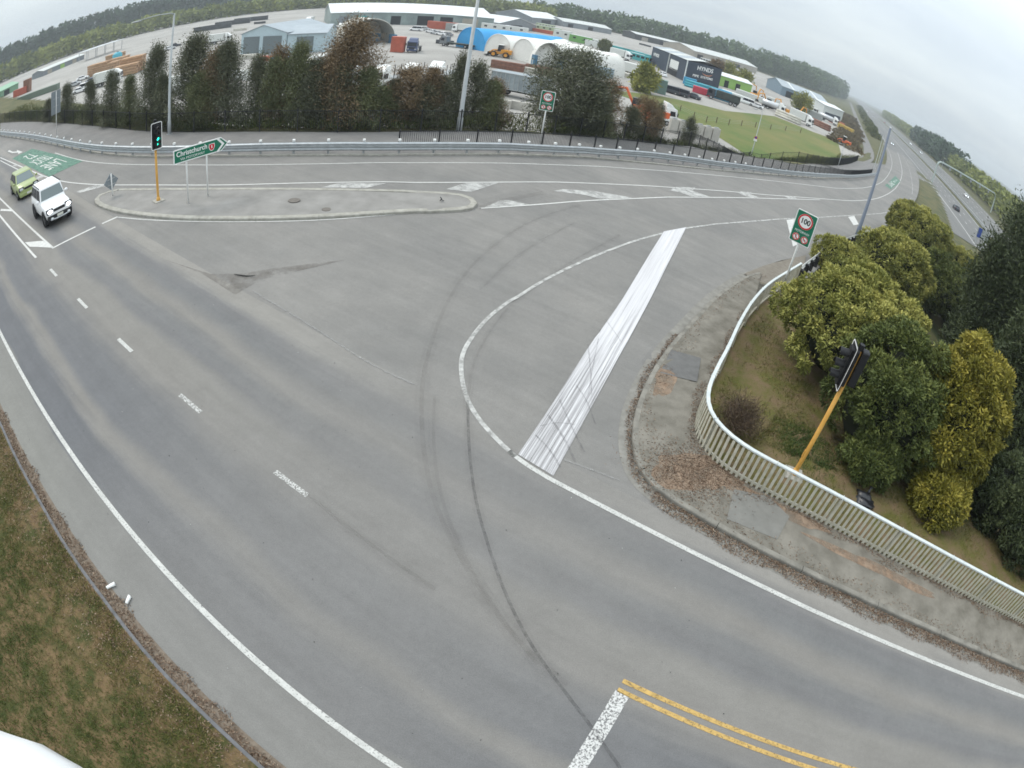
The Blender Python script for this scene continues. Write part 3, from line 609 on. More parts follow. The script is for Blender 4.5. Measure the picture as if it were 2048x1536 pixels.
# ---- traffic signals
M_GRN = mat('signal_green_lit', (.02, .5, .35), .4, emit=(.02, .95, .62, 3.2)); M_LENS = mat('signal_lens_dark', (.02, .018, .016), .2)
def traffic_signal(loc, rz, pole_top, zb, zt, w, label, lit, visor=.2, rear=False, backing=True):
    t = thing('traffic_signal', label, 'traffic light', loc, rz, 'traffic signals'); h = zt-zb; c = (zb+zt)/2
    MB().tube([(0, .16, -.3), (0, .16, .02), (0, .16, pole_top)], [.065, .065, .058], 12).build('pole', M_ORANGE, t, smooth=True)
    MB().tube([(0, .16, -.1), (0, .16, .10), (0, .16, .22)], [.11, .105, .07], 12).build('base_collar', M_ORANGE, t, smooth=True)
    brd = MB().prism(rrect(w, h, .09), -.01, .012).build('backing_board', M_SIGBLK, t); brd.location = (0, 0, c)
    mb = MB(); P0 = rrect(w, h, .09); P1 = rrect(w-.075, h-.075, .06); k = len(P0)
    mb.add([(x, -.013, z) for x, z in P0]+[(x, -.013, z) for x, z in P1], [(i, (i+1) % k, (i+1) % k+k, i+k) for i in range(k)]); mb.build('white_border', M_SWHITE, brd)
    n = 4 if lit else 3; r = .10
    hs = MB().prism(rrect(.30, h-.22, .05), -.09, .14).build('lamp_housing', M_SIGBLK, t); hs.location = (0, 0, c)
    for i in range(n):
        zc = (h-.34)*(.5-(i+.5)/n)
        on = lit and i >= 2
        ln = MB(); disc_ring(ln, (0, zc), 0, r*.92, -.095, 18); ln.build('lens', M_GRN if (on and i == 2) else M_LENS, hs)
        if on and i == 3: MB().prism([(-.02, zc+.06), (.02, zc+.06), (.02, zc), (.055, zc), (0, zc-.07), (-.055, zc), (-.02, zc)], -.10, -.096).build('green_arrow', M_GRN, hs)
        vb = MB(); seg = 14; vs = []
        for k in range(seg+1):
            a = R(-25)+R(230)*k/seg
            for yy in (-.09, -.09-visor): vs.append((r*1.05*math.cos(a), yy, zc+r*1.05*math.sin(a)-(.0 if yy == -.09 else .015)))
        vb.add(vs, [(2*k, 2*k+1, 2*k+3, 2*k+2) for k in range(seg)]); o = vb.build('visor', M_SIGBLK, hs); so_ = o.modifiers.new('s', 'SOLIDIFY'); so_.thickness = .008
    for z in (c+h*.28, c-h*.28): MB().box((0, .12, z), (.06, .14, .05)).build('bracket', M_SIGBLK, t)
    if rear:
        rh = MB().prism(rrect(.26, h-.25, .05), .22, .42).build('rear_lamp_housing', M_SIGBLK, t); rh.location = (0, 0, c+.05)
    MB().cyl((0, .16, pole_top+.06), .075, .16, seg=12).build('cap', M_SIGBLK, t)
    bevel(MB().box((0, .16, -.05), (.55, .55, .16)).build('concrete_footing', M_KERB, t), .02, 2); MB().box((0, .095, .75), (.08, .012, .24)).build('access_cover', M_ORANGE, t)
    return t
x, y = gp(320, 403, .12); traffic_signal((x, y, .12), face_cam(x, y)+R(24), 4.0, 2.66, 4.02, .62, 'traffic signal showing green ball and arrow on yellow pole on island', True)
x, y = gp(1578, 945, .1); traffic_signal((x, y, .1), face_cam(x, y)-R(70), 4.12, 2.95, 4.22, .60, 'dark traffic signal on yellow pole beside olive green bushes', False, .26, rear=True)

# ---- diamond hazard board seen from behind and a small back of sign
def back_sign(loc, rz, zb, zt, kind, label, w):
    t = thing('road_sign', label, 'sign', loc, rz)
    MB().tube([(0, -.06, -.3), (0, -.06, zt-.05)], .04, 10).build('post', M_WPOST, t, smooth=True)
    c = (zb+zt)/2; h = zt-zb
    prof = [(0, h/2), (w/2, 0), (0, -h/2), (-w/2, 0)] if kind == 'diamond' else rrect(w, h, .06)
    pl = MB().prism(prof, -.015, .012).build('sign_plate', M_ALU, t); pl.location = (0, 0, c)
    [MB().box((0, -.03, k*h*.16), (w*.55, .03, .05)).build('stiffener', M_GALV, pl) for k in (-1, 1)]
    return t
x, y = gp(225, 391, .12); back_sign((x, y, .12), face_cam(x, y)+R(28), .28, 1.28, 'diamond', 'grey back of diamond hazard board at the island nose', 1.0)
x, y, z = hit(113, 274); back_sign((x, y, z), face_cam(x, y)+R(35), 2.3, 4.6, 'rect', 'tall grey backed sign on white post behind the guardrail', 1.25)
# small white and blue street sign beyond the railing
x, y, z = hit(1371, 291); t = thing('street_sign', 'small white sign with blue panel on a post by the path', 'sign', (x, y, z), face_cam(x, y)+R(12))
MB().tube([(0, .05, -.3), (0, .05, 2.5)], .045, 8).build('post', M_WPOST, t); MB().box((0, 0, 2.35), (1.15, .03, .5)).build('sign_plate', M_SWHITE, t); MB().box((.12, -.01, 2.72), (.95, .03, .28)).build('blue_panel', M_SBLUE, t)

# ---- lamp columns
def lamp_column(loc, rz, h, arm, label, r=.11, group='street lamp columns', m=None):
    t = thing('street_lamp', label, 'street lamp', loc, rz, group)
    MB().tube([(0, 0, -.3), (0, 0, 1.0), (0, 0, 1.05), (0, 0, h)], [r*1.35, r*1.3, r*1.05, r*.62], 12).build('column', m or M_LAMP, t, smooth=True)
    MB().box((0, 0, .02), (.42, .42, .04)).build('base_plate', M_GALV, t)
    if arm:
        MB().tube([(0, 0, h-.1), (-.25, 0, h+.05), (-arm*.5, 0, h+.12), (-arm, 0, h+.02)], [r*.55, r*.5, r*.45, r*.4], 8).build('arm', M_LAMP, t, smooth=True)
        hd = MB(); hd.sphere((-arm-.28, 0, h-.02), (.42, .15, .08), 12, 6); hd.build('lamp_head', M_GALVD, t, smooth=True)
    return t
x, y, z = hit(339.5, 269); lamp_column((x, y, z), face_cam(x, y)+R(4), 9.3, 2.6, 'grey lamp column with long arm behind the traffic signal')
x, y, z = hit(917.5, 262); lamp_column((x, y, z), face_cam(x, y)+R(40), 11.5, 2.6, 'thick grey lamp column at the start of the black railing', .15)
x, y, z = hit(1712, 475); lp = lamp_column((x, y, z), face_cam(x, y)-R(100), 10.2, 0, 'slim blue grey lamp column beside the black guardrail posts', .15, m=mat('lamp_column_blue', (.13, .155, .20), .5))
x, y, z = hit(1502.5, 310); lr = lamp_column((x, y, z), face_cam(x, y), 7.6, .9, 'thin lamp column carrying a small no stopping disc', .07)
mb = MB(); disc_ring(mb, (.0, 3.05), 0, .24, -.1, 18); mb.build('sign_disc', M_SBLUE, lr); mb = MB(); disc_ring(mb, (.0, 3.05), .17, .25, -.104, 18); mb.build('red_ring', M_SRED, lr); MB().box((0, -.095, 2.66), (.55, .02, .36)).build('sign_plate', M_SWHITE, lr)
x, y, z = hit(1676, 332); lamp_column((x, y, z), face_cam(x, y), 4.2, .5, 'short pale lamp column at the bend of the black fence', .06)
for (bx, by), (tx, ty), lab in [((1745, 344), (1764, 270), 'thin column at the far end of the black railing'), ((1752, 338), (1766, 268), 'second thin column past the end of the railing')]:
    x, y, z = hit(bx, by); d = ray(tx, ty); h = CAM_H+d[2]/math.hypot(d[0], d[1])*math.hypot(x, y)-z; lamp_column((x, y, z), face_cam(x, y), h, .6, lab, .07)

# ---- W-beam guardrail along the ramp
W_PROF = [(0, -.30), (.035, -.26), (.075, -.24), (.075, -.20), (.02, -.15), (.02, -.10), (.075, -.05), (.075, .0), (.035, .03), (.035, .06), (.075, .08), (.075, .13), (.02, .17), (.0, .20)]
def guardrail(P, label, zrail=.55, post_step=2.0, side=1, post_mat=None, rail_mat=None, prof=W_PROF, caps=True, group=None, pw=.12):
    t = thing('guardrail', label, 'guardrail', (0, 0, 0), 0, group)
    L = np.sum(np.hypot(*np.diff(np.array(P), axis=0).T)); nseg = max(1, int(L/8)); Q = resample(P, nseg*8+1)
    for i in range(nseg):
        seg = Q[i*8:i*8+9]; mb = MB(); k = len(prof)
        offs = [offset(seg, -side*a) for a, _ in prof]
        for j in range(len(seg)):
            z0 = H(*seg[j]); mb.v += [(*offs[q][j], z0+zrail+prof[q][1]+(.006 if i % 2 else 0)) for q in range(k)]
        mb.f = [(j*k+q, j*k+q+1, (j+1)*k+q+1, (j+1)*k+q) for j in range(len(seg)-1) for q in range(k-1)]; mb.m = [0]*len(mb.f)
        o = mb.build('rail', rail_mat or M_GALV, t); so_ = o.modifiers.new('s', 'SOLIDIFY'); so_.thickness = .012
    n = int(L/post_step); C = resample(P, n+1)
    pm = MB().box((0, 0, .05 if pw < .2 else .13), (pw, pw, 1.5 if pw < .2 else .95)).mesh('post', post_mat or M_GALVD); cm = MB().box((0, 0, 0), (.15, .15, .12)).mesh('reflector', M_SWHITE)
    for i, c in enumerate(C):
        a = C[min(i+1, n)]-C[max(i-1, 0)]; rz = math.atan2(a[1], a[0]); nn = np.array([-a[1], a[0]])/np.hypot(*a)*side
        q = c+nn*.09; o = link('post', pm, t); o.location = (*q, H(*q)); o.rotation_euler = (0, 0, rz)
        if caps and i < n*.55:
            r_ = link('reflector', cm, o); r_.location = (0, .0, .86)
    return t
_gtop = [(0,262),(75,269),(137,282),(200,291),(300,294),(425,291),(650,285.5),(800,284.5),(912,284.5),(1050,288),(1175,294),(1312,304),(1450,324),(1575,342),(1661,348),(1711,351),(1753,346)]
GR = [np.array(p) for p in smooth_line([hit(*q, .74)[:2] for q in _gtop], 2)]
guardrail(GR, 'long galvanised ribbed guardrail along the outside of the ramp')
# ---- black posted guardrail on the inside of the ramp
_bt = [(1603,534),(1640,505),(1680,482),(1720,466),(1757,456),(1790,446)]
BG = [np.array(p) for p in smooth_line([hit(*q, .7)[:2] for q in _bt], 2)]
guardrail(BG, 'pale guardrail on stout black posts beside the clipped bushes', .60, 1.35, -1, M_SIGBLK, M_WPOST, [(0, -.14), (.05, -.08), (.02, 0), (.05, .08), (0, .14)], False, None, .22)

# ---- black picket fences
def picket_fence(P, h, bay, label, name='picket_fence', spacing=.115, pr=.011, zup=.08):
    t = thing(name, label, 'fence'); L = np.sum(np.hypot(*np.diff(np.array(P), axis=0).T)); n = max(1, int(L/bay)); C = resample(P, n+1)
    post = MB().box((0, 0, h/2), (.075, .075, h+.12)).mesh('post', M_BLACK)
    for i in range(n+1):
        o = link('post', post, t); o.location = (*C[i], H(*C[i])+.02); a = C[min(i+1, n)]-C[max(i-1, 0)]; o.rotation_euler = (0, 0, math.atan2(a[1], a[0]))
        if i == n: break
        a, b = C[i], C[i+1]; za, zb = H(*a), H(*b)
        for zr in (zup, h-.06): MB().tube([(*a, za+zr), (*b, zb+zr)], .026, 4).build('rail', M_BLACK, t)
        pk = MB(); m = int(np.hypot(*(b-a))/spacing)
        dx, dy = (b-a)/np.hypot(*(b-a))*pr
        for j in range(1, m):
            u = j/m; x, y = a+(b-a)*u; z = za+(zb-za)*u
            pk.add([(x-dx, y-dy, z+zup), (x+dx, y+dy, z+zup), (x+dx, y+dy, z+h-.04), (x-dx, y-dy, z+h-.04), (x-dy, y+dx, z+zup), (x+dy, y-dx, z+zup), (x+dy, y-dx, z+h-.04), (x-dy, y+dx, z+h-.04)], [(0, 1, 2, 3), (4, 5, 6, 7)])
        o = pk.build('pickets', M_BLACK, t); o['kind'] = 'stuff'
    return t
picket_fence([np.array(p) for p in FENCE_LINE], 1.55, 2.7, 'tall black picket fence along the foot of the trees', spacing=.13, pr=.012)
_pr = [(800,260),(950,260),(1050,262.5),(1175,270.5),(1312,283),(1350,289),(1475,307),(1575,324),(1650,335),(1712,341),(1745,338)]
PR = [np.array(p) for p in smooth_line([hit(*q, 1.12)[:2] for q in _pr], 2)]
picket_fence(PR, 1.1, 2.4, 'low black pedestrian railing between guardrail and path', 'pedestrian_railing', .125, .012)

# ---- white slatted railing round the corner
t = thing('slatted_railing', 'white slatted timber railing curving round the footpath corner', 'railing')
L = np.sum(np.hypot(*np.diff(np.array(RAIL), axis=0).T)); n = int(L/2.0); C = resample(RAIL, n*6+1)
M_SLAT = mat('slat_paint', (.36, .34, .265), .75, col2=(.50, .475, .40), scale=5, bump=.2); M_RAILW = mat('rail_top_paint', (.46, .50, .50), .6, col2=(.58, .61, .60), scale=6)
for i in range(n):
    seg = C[i*6:i*6+7]; mb = MB(); A = offset(seg, .055); B = offset(seg, -.055)
    for a, b in zip(A, B): zz = H(*a)+.10+RAILH; mb.v += [(*a, zz-.03), (*a, zz+.03), (*b, zz+.03), (*b, zz-.03)]
    k = len(seg); mb.f = [(4*j+q, 4*j+(q+1) % 4, 4*j+4+(q+1) % 4, 4*j+4+q) for j in range(k-1) for q in range(4)]+[(0, 1, 2, 3), (4*k-1, 4*k-2, 4*k-3, 4*k-4)]; mb.m = [0]*len(mb.f)
    bevel(mb.build('top_rail', M_RAILW, t), .015, 2)
    mb = MB(); A = offset(seg, .025); B = offset(seg, -.025)
    for a, b in zip(A, B): zz = H(*a); mb.v += [(*a, zz+.19), (*a, zz+.25), (*b, zz+.25), (*b, zz+.19)]
    mb.f = [(4*j+q, 4*j+(q+1) % 4, 4*j+4+(q+1) % 4, 4*j+4+q) for j in range(k-1) for q in range(4)]; mb.m = [0]*len(mb.f); mb.build('bottom_rail', M_SLAT, t)
m = int(L/.155); C = resample(RAIL, m+1); slat = MB().box((0, 0, .5), (.075, .022, .94)).mesh('slat', M_SLAT); post = MB().box((0, 0, .48), (.09, .09, 1.1)).mesh('post', M_SLAT)
for i in range(m+1):
    a = C[min(i+1, m)]-C[max(i-1, 0)]; rz = math.atan2(a[1], a[0]); nn = np.array([-a[1], a[0]])/np.hypot(*a)
    o = link('slat', slat, t); q = C[i]-nn*.04; o.location = (*q, H(*q)+.06+random.uniform(-.006, .006)); o.rotation_euler = (random.uniform(-.012, .012), random.uniform(-.014, .014), rz+random.uniform(-.03, .03))
    if i % 13 == 0: o = link('post', post, t); q = C[i]+nn*.03; o.location = (*q, H(*q)); o.rotation_euler = (0, 0, rz)

# ---- litter and small things
x, y = gp(1730, 998, .15); t = thing('rubbish_bag', 'crumpled black plastic bag lying behind the slatted railing', 'bag', (x, y, .1), .5)
def lumpy(r, su=20, sv=12, amp=.22, seed=1, flat=.45):
    rr = random.Random(seed); ph = [(rr.uniform(0, 6.3), rr.uniform(1, 5), rr.uniform(1, 5)) for _ in range(7)]; mb = MB(); mb.sphere((0, 0, 0), r, su, sv)
    vs = []
    for x, y, z in mb.v:
        l = math.sqrt(x*x+y*y+z*z) or 1; k = 1+amp*sum(math.sin(a+b*x/r*1.6+c*(y/r+z/r)*1.3) for a, b, c in ph)/3.0; vs.append((x*k, y*k, max(-.1*r, z*k*flat)))
    mb.v = vs; return mb
lumpy(.34, 24, 14, .28, 5).build('bag_body', mat('bin_bag', (.014, .014, .017), .35, spec=.6), t, smooth=True)
mb = MB(); mb.tube([(.25, .1, .1), (.38, .16, .17), (.44, .17, .2)], [.06, .03, .07], 7); mb.build('bag_neck', MATS['bin_bag'], t, smooth=True)
for (bx, by), s_, a_, lab in [((222, 1172), .11, .9, 'small white drink carton lying in the left gutter'), ((257, 1200), .09, 1.6, 'small white paper cup on the shoulder by the gutter')]:
    x, y = gp(bx, by, .03); t = thing('litter', lab, 'litter', (x, y, .0), a_)
    MB().tube([(-s_, 0, .04), (s_*.2, 0, .045), (s_, 0, .04)], [.035, .04, .046], 10).build('cup', M_SWHITE, t, smooth=True); MB().tube([(s_, 0, .04), (s_*1.12, 0, .04)], [.05, .048], 10).build('lid', M_WPOST, t)
x, y = gp(882, 400, .13); t = thing('forked_stick', 'dark forked branch lying on the traffic island', 'branch', (x, y, .125), .3)
MB().tube([(0, .35, .03), (.02, .05, .05), (-.05, -.12, .03)], [.022, .03, .02], 6).build('stem', M_SBLACK, t); MB().tube([(.01, .02, .04), (.12, -.14, .03)], [.022, .016], 6).build('fork', M_SBLACK, t)
x, y = gp(488, 551, .02); t = thing('tyre_strip', 'curved black rubber strip lying in swept dirt on the road', 'debris', (x, y, .012), .1)
MB().tube([(-.42, .03, .02), (-.2, -.02, .03), (.1, -.03, .02), (.42, .02, .03)], [.012, .025, .025, .012], 6).build('strip', M_SBLACK, t)
for bx, by in [(588, 400), (652, 418)]:
    x, y = gp(bx, by, .12); o = MB().tube([(x, y, .10), (x, y, .126)], .28 if bx < 600 else .2, 16).build('manhole_cover', mat('cover_iron', (.14, .125, .11), .8, var=.2, scale=10))
    o['label'] = 'round brown cover set in the traffic island' if bx < 600 else 'small dark round cover near the island kerb'; o['category'] = 'manhole cover'

# ================================================================== VEHICLES
M_GLASS = mat('vehicle_glass_sky', (.13, .165, .165), .08, spec=.9)  # windscreens: sky reflection put into the base colour
M_GLASSD = mat('vehicle_glass_dark', (.012, .014, .02), .15, spec=.5)
M_TYRE_R = mat('tyre_rubber', (.016, .016, .017), .85); M_RIM = mat('wheel_rim', (.42, .42, .43), .4, metal=.6); M_RIMD = mat('wheel_rim_dark', (.06, .06, .065), .4, metal=.5)
M_TRIM = mat('black_trim', (.02, .02, .022), .6); M_PLATE = mat('number_plate', (.62, .62, .55), .5)
M_HEAD = mat('headlamp_lit', (.9, .9, .9), .3, emit=(.85, .92, 1.0, 5.0)); M_HEADOFF = mat('headlamp_off', (.55, .57, .58), .2); M_TAIL = mat('tail_lamp', (.35, .01, .01), .3)
def paint(name, c, r=.32): return mat('paint_'+name, c, r, spec=.5, coat=.4)
WHEEL = {}
def wheel_mesh(r, w, rim):
    k = (r, w, rim.name)
    if k not in WHEEL:
        n = 18; mb = MB(); prof = [(-w/2, r*.62), (-w/2, r*.92), (-w*.36, r), (w*.36, r), (w/2, r*.92), (w/2, r*.62)]
        for i in range(n):
            a = 2*math.pi*i/n
            for y, q in prof: mb.v.append((q*math.cos(a), y, q*math.sin(a)))
        mb.f = [(i*6+j, i*6+j+1, ((i+1) % n)*6+j+1, ((i+1) % n)*6+j) for i in range(n) for j in range(5)]; mb.m = [0]*len(mb.f)
        rm = MB(); 
        for sy in (-1, 1):
            vs = [(0, sy*w*.36, 0)]; 
            for i in range(10): a = 2*math.pi*i/10; q = r*(.63 if i % 2 else .60); vs.append((q*math.cos(a), sy*w*(.44 if i % 2 else .34), q*math.sin(a)))
            rm.add(vs, [(0, 1+i, 1+(i+1) % 10) for i in range(10)])
        rm.tube([(0, -w*.34, 0), (0, w*.34, 0)], r*.2, 8, cap=False)
        WHEEL[k] = (mb.mesh('tyre', M_TYRE_R, True), rm.mesh('rim', rim))
    return WHEEL[k]
def add_wheels(t, xs, hw, r, w, rim=None, rims=True):
    ty, rm = wheel_mesh(r, w, rim or M_RIM)
    for x in xs:
        for sy in (-1, 1):
            o = link('wheel', ty, t); o.location = (x, sy*(hw-w/2), r)
            if rims: link('rim', rm, o)
def loft_body(st, name, m, t, bev=.05):
    # stations: (x, half width, z bottom, z top, shoulder drop)
    mb = MB(); k = 8
    for x, hw, zb, zt in st:
        zm = zb+(zt-zb)*.55; mb.v += [(x, -hw*.93, zb), (x, -hw, zm), (x, -hw*.97, zt-.07), (x, -hw*.86, zt), (x, hw*.86, zt), (x, hw*.97, zt-.07), (x, hw, zm), (x, hw*.93, zb)]
    n = len(st); mb.f = [(i*k+j, i*k+(j+1) % k, (i+1)*k+(j+1) % k, (i+1)*k+j) for i in range(n-1) for j in range(k)]+[tuple(range(k))[::-1], tuple((n-1)*k+j for j in range(k))]
    mb.m = [0]*len(mb.f); o = mb.build(name, m, t, smooth=True); bevel(o, bev, 2, 35); return o
def car(label, col, spec, loc, yaw, lights=True, group=None, name='car', cat='car'):
    t = thing(name, label, cat, loc, yaw, group)
    L, Wd, Hh, gc, belt, hood = spec['L'], spec['W'], spec['H'], spec['gc'], spec['belt'], spec['hood']; hw = Wd/2; r = spec['r']
    xf, xr = L/2, -L/2; wsb, wst, rwt, rwb = spec['cab']; ax = spec['axle']
    body = loft_body([(xr, hw*.88, gc+.16, belt-.10), (xr+.10, hw*.97, gc+.04, belt-.01), (xr+.6, hw, gc, belt), (wsb-.05, hw, gc, belt), (wsb+.12, hw*.99, gc, hood+.03), (xf-.55, hw*.985, gc, hood-.02), (xf-.16, hw*.94, gc+.02, hood-.10), (xf, hw*.80, gc+.16, hood-.24)], 'body', col, t)
    # cabin
    hb, ht_ = hw*.95, hw*spec.get('tumble', .80); zb, zt = belt-.06, Hh
    B = [(wsb, -hb, zb), (rwb, -hb, zb), (rwb, hb, zb), (wsb, hb, zb)]; T = [(wst, -ht_, zt-.04), (rwt, -ht_, zt-.04), (rwt, ht_, zt-.04), (wst, ht_, zt-.04)]
    mb = MB(); mb.add(B+T, [(4, 5, 6, 7), (0, 1, 5, 4), (1, 2, 6, 5), (2, 3, 7, 6), (3, 0, 4, 7)])
    mb.add([(wst-.06, -ht_*.9, zt), (rwt+.06, -ht_*.9, zt), (rwt+.06, ht_*.9, zt), (wst-.06, ht_*.9, zt)]+T, [(0, 1, 2, 3), (4, 5, 1, 0), (5, 6, 2, 1), (6, 7, 3, 2), (7, 4, 0, 3)])
    cab = mb.build('cabin', col, t); bevel(cab, .035, 2, 30)
    def pane(q, ins, nm, m=M_GLASSD, out=.012):
        q = [Vector(v) for v in q]; c = sum(q, Vector())/4; nrm = (q[1]-q[0]).cross(q[3]-q[0]).normalized()
        if nrm.dot(c-Vector((0, 0, (zb+zt)/2))) < 0: nrm = -nrm
        u = (q[1]-q[0]).normalized(); v = (q[3]-q[0]).normalized(); P = [q[0]+u*ins[0]+v*ins[2], q[1]-u*ins[1]+v*ins[2], q[2]-u*ins[1]-v*ins[3], q[3]+u*ins[0]-v*ins[3]]
        MB().poly([p+nrm*out for p in P]).build(nm, m, cab)
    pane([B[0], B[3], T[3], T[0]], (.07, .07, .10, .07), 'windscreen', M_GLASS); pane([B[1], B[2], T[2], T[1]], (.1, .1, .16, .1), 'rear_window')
    for a, b in ((0, 1), (3, 2)):
        b0, b1, t1, t0 = [Vector(v) for v in (B[a], B[b], T[b], T[a])]; k = spec.get('split', [.0, .48, 1.0])
        for k0, k1 in zip(k[:-1], k[1:]): pane([b0.lerp(b1, k0), b0.lerp(b1, k1), t0.lerp(t1, k1), t0.lerp(t1, k0)], (.08 if k0 == 0 else .03, .07 if k1 == 1 else .03, .10, .07), 'side_window')
    MB().box((0, 0, gc-.06), (L*.86, Wd*.80, .14)).build('underbody_light_block', M_TRIM, t)  # black box added below the floor so less light leaks under the car
    for x in ax:
        for sy in (-1, 1):
            ar = MB(); n = 14; vs = []
            for i in range(n+1): a = math.pi*i/n; vs += [(x+(r+.09)*math.cos(a), sy*(hw+.006), r+(r+.09)*math.sin(a)), (x+r*.6*math.cos(a), sy*(hw+.006), r+r*.6*math.sin(a))]
            ar.add(vs, [(2*i, 2*i+1, 2*i+3, 2*i+2) for i in range(n)]); ar.build('wheel_arch', M_TRIM, t)
    add_wheels(t, ax, hw+.02, r, spec.get('tw', .2), spec.get('rim', M_RIM))
    fb = MB().box((xf-.10, 0, gc+.14), (.28, Wd*.90, .26)).build('front_bumper', spec.get('bumper', col), t); bevel(fb, .05, 2)
    rb = MB().box((xr+.10, 0, gc+.14), (.28, Wd*.90, .26)).build('rear_bumper', spec.get('bumper', col), t); bevel(rb, .05, 2)
    MB().box((xf-.045, 0, hood-.22), (.10, Wd*.42, .13)).build('grille', M_TRIM, t); MB().box((xf+.06, 0, gc+.16), (.02, .38, .13)).build('number_plate', M_PLATE, t)
    for sy in (-1, 1):
        MB().box((xf-.10, sy*hw*.70, hood-.20), (.16, .40, .24)).build('headlight_bezel', M_TRIM, t); h = MB(); h.sphere((xf-.06, sy*hw*.70, hood-.20), (.10, .17, .10), 12, 8); h.build('headlight', M_HEAD if lights else M_HEADOFF, t, smooth=True)
        MB().box((xr+.05, sy*hw*.80, belt-.22), (.1, .16, .26)).build('tail_light', M_TAIL, t)
        m_ = MB(); m_.sphere((wsb-.12, sy*(hw+.09), belt+.06), (.07, .11, .09), 10, 6); m_.build('mirror', col, t, smooth=True)
    return t, xf, xr
WHITE_P = paint('white', (.80, .80, .80)); GREEN_P = paint('lime', (.29, .345, .135))
DIRN = math.atan2(-TV[1], -TV[0])
suv = dict(L=3.95, W=1.70, H=1.86, gc=.42, belt=1.22, hood=1.10, r=.40, tw=.26, cab=(.62, .28, -1.62, -1.82), axle=(1.22, -1.22), rim=M_RIMD, tumble=.82, split=[0, .40, .72, 1.0], bumper=M_TRIM)
x, y = sd(30.62, 7.68); t, xf, xr = car('white raised four wheel drive with headlights on near the limit line', WHITE_P, suv, (x, y, .0), DIRN)
MB().tube([(xf+.10, -.62, .50), (xf+.14, -.3, .47), (xf+.14, .3, .47), (xf+.10, .62, .50)], .045, 8).build('nudge_bar', M_GALV, t, smooth=True)
for sy in (-1, 1):
    o = MB(); o.sphere((xf+.13, sy*.52, .53), (.07, .10, .08), 10, 6); o.build('fog_lamp', M_HEADOFF, t, smooth=True); MB().tube([(.20, sy*.70, 1.88), (-1.5, sy*.70, 1.88)], .025, 6).build('roof_rail', M_TRIM, t)
hatch = dict(L=3.75, W=1.66, H=1.50, gc=.20, belt=.96, hood=.92, r=.29, tw=.18, cab=(.88, .12, -1.35, -1.72), axle=(1.18, -1.20), tumble=.76)
x, y = sd(38.9, 7.72); car('lime green hatchback following the white four wheel drive', GREEN_P, hatch, (x, y, .0), DIRN, lights=False)

# ---- motorway traffic
sedan = dict(L=4.6, W=1.80, H=1.46, gc=.20, belt=.94, hood=.88, r=.32, tw=.2, cab=(.95, .25, -1.15, -1.75), axle=(1.38, -1.35), tumble=.74)
MA = math.atan2(MDIR[1], MDIR[0])
PAINTS = {'silver': paint('silver', (.45, .46, .47)), 'dark': paint('dark', (.03, .035, .045)), 'white': WHITE_P, 'red': paint('red', (.35, .02, .02)), 'blue': paint('blue', (.03, .09, .28)), 'grey': paint('grey', (.16, .17, .18))}
def mwpos(px, py, off=None):
    p = np.array(gp(px, py, LOW)); a = p@MDIR; o = p@MNOR if off is None else off; q = MDIR*a+MNOR*o; return (q[0], q[1], LOW+.06)
for px, py, off, c, away, lab in [(1911, 420, None, 'dark', True, 'dark sedan alone on the near motorway carriageway'), (1957, 411, -60, 'white', False, 'white car passing under the far leg of the motorway gantry'), (1851, 313, -58, 'silver', False, 'silver car with lit headlights beyond the motorway gantry'),
                              (1762, 279, -28, 'silver', False, 'silver car where the ramp joins the motorway'), (1822, 290, -57, 'white', False, 'white car on the far carriageway beside the hedge'), (1741, 228, -30, 'white', False, 'white van like car with headlights far along the motorway'), (1756, 240, -34, 'grey', False, 'grey car with headlights far along the motorway'), (1788, 260, -52, 'white', False, 'white car beside the dark trees far along the motorway'), (1779, 252, -50, 'red', True, 'red car beside the dark trees far along the motorway')]:
    car(lab, PAINTS[c], sedan, mwpos(px, py, off), MA if away else MA+math.pi, lights=not away, group='motorway traffic')

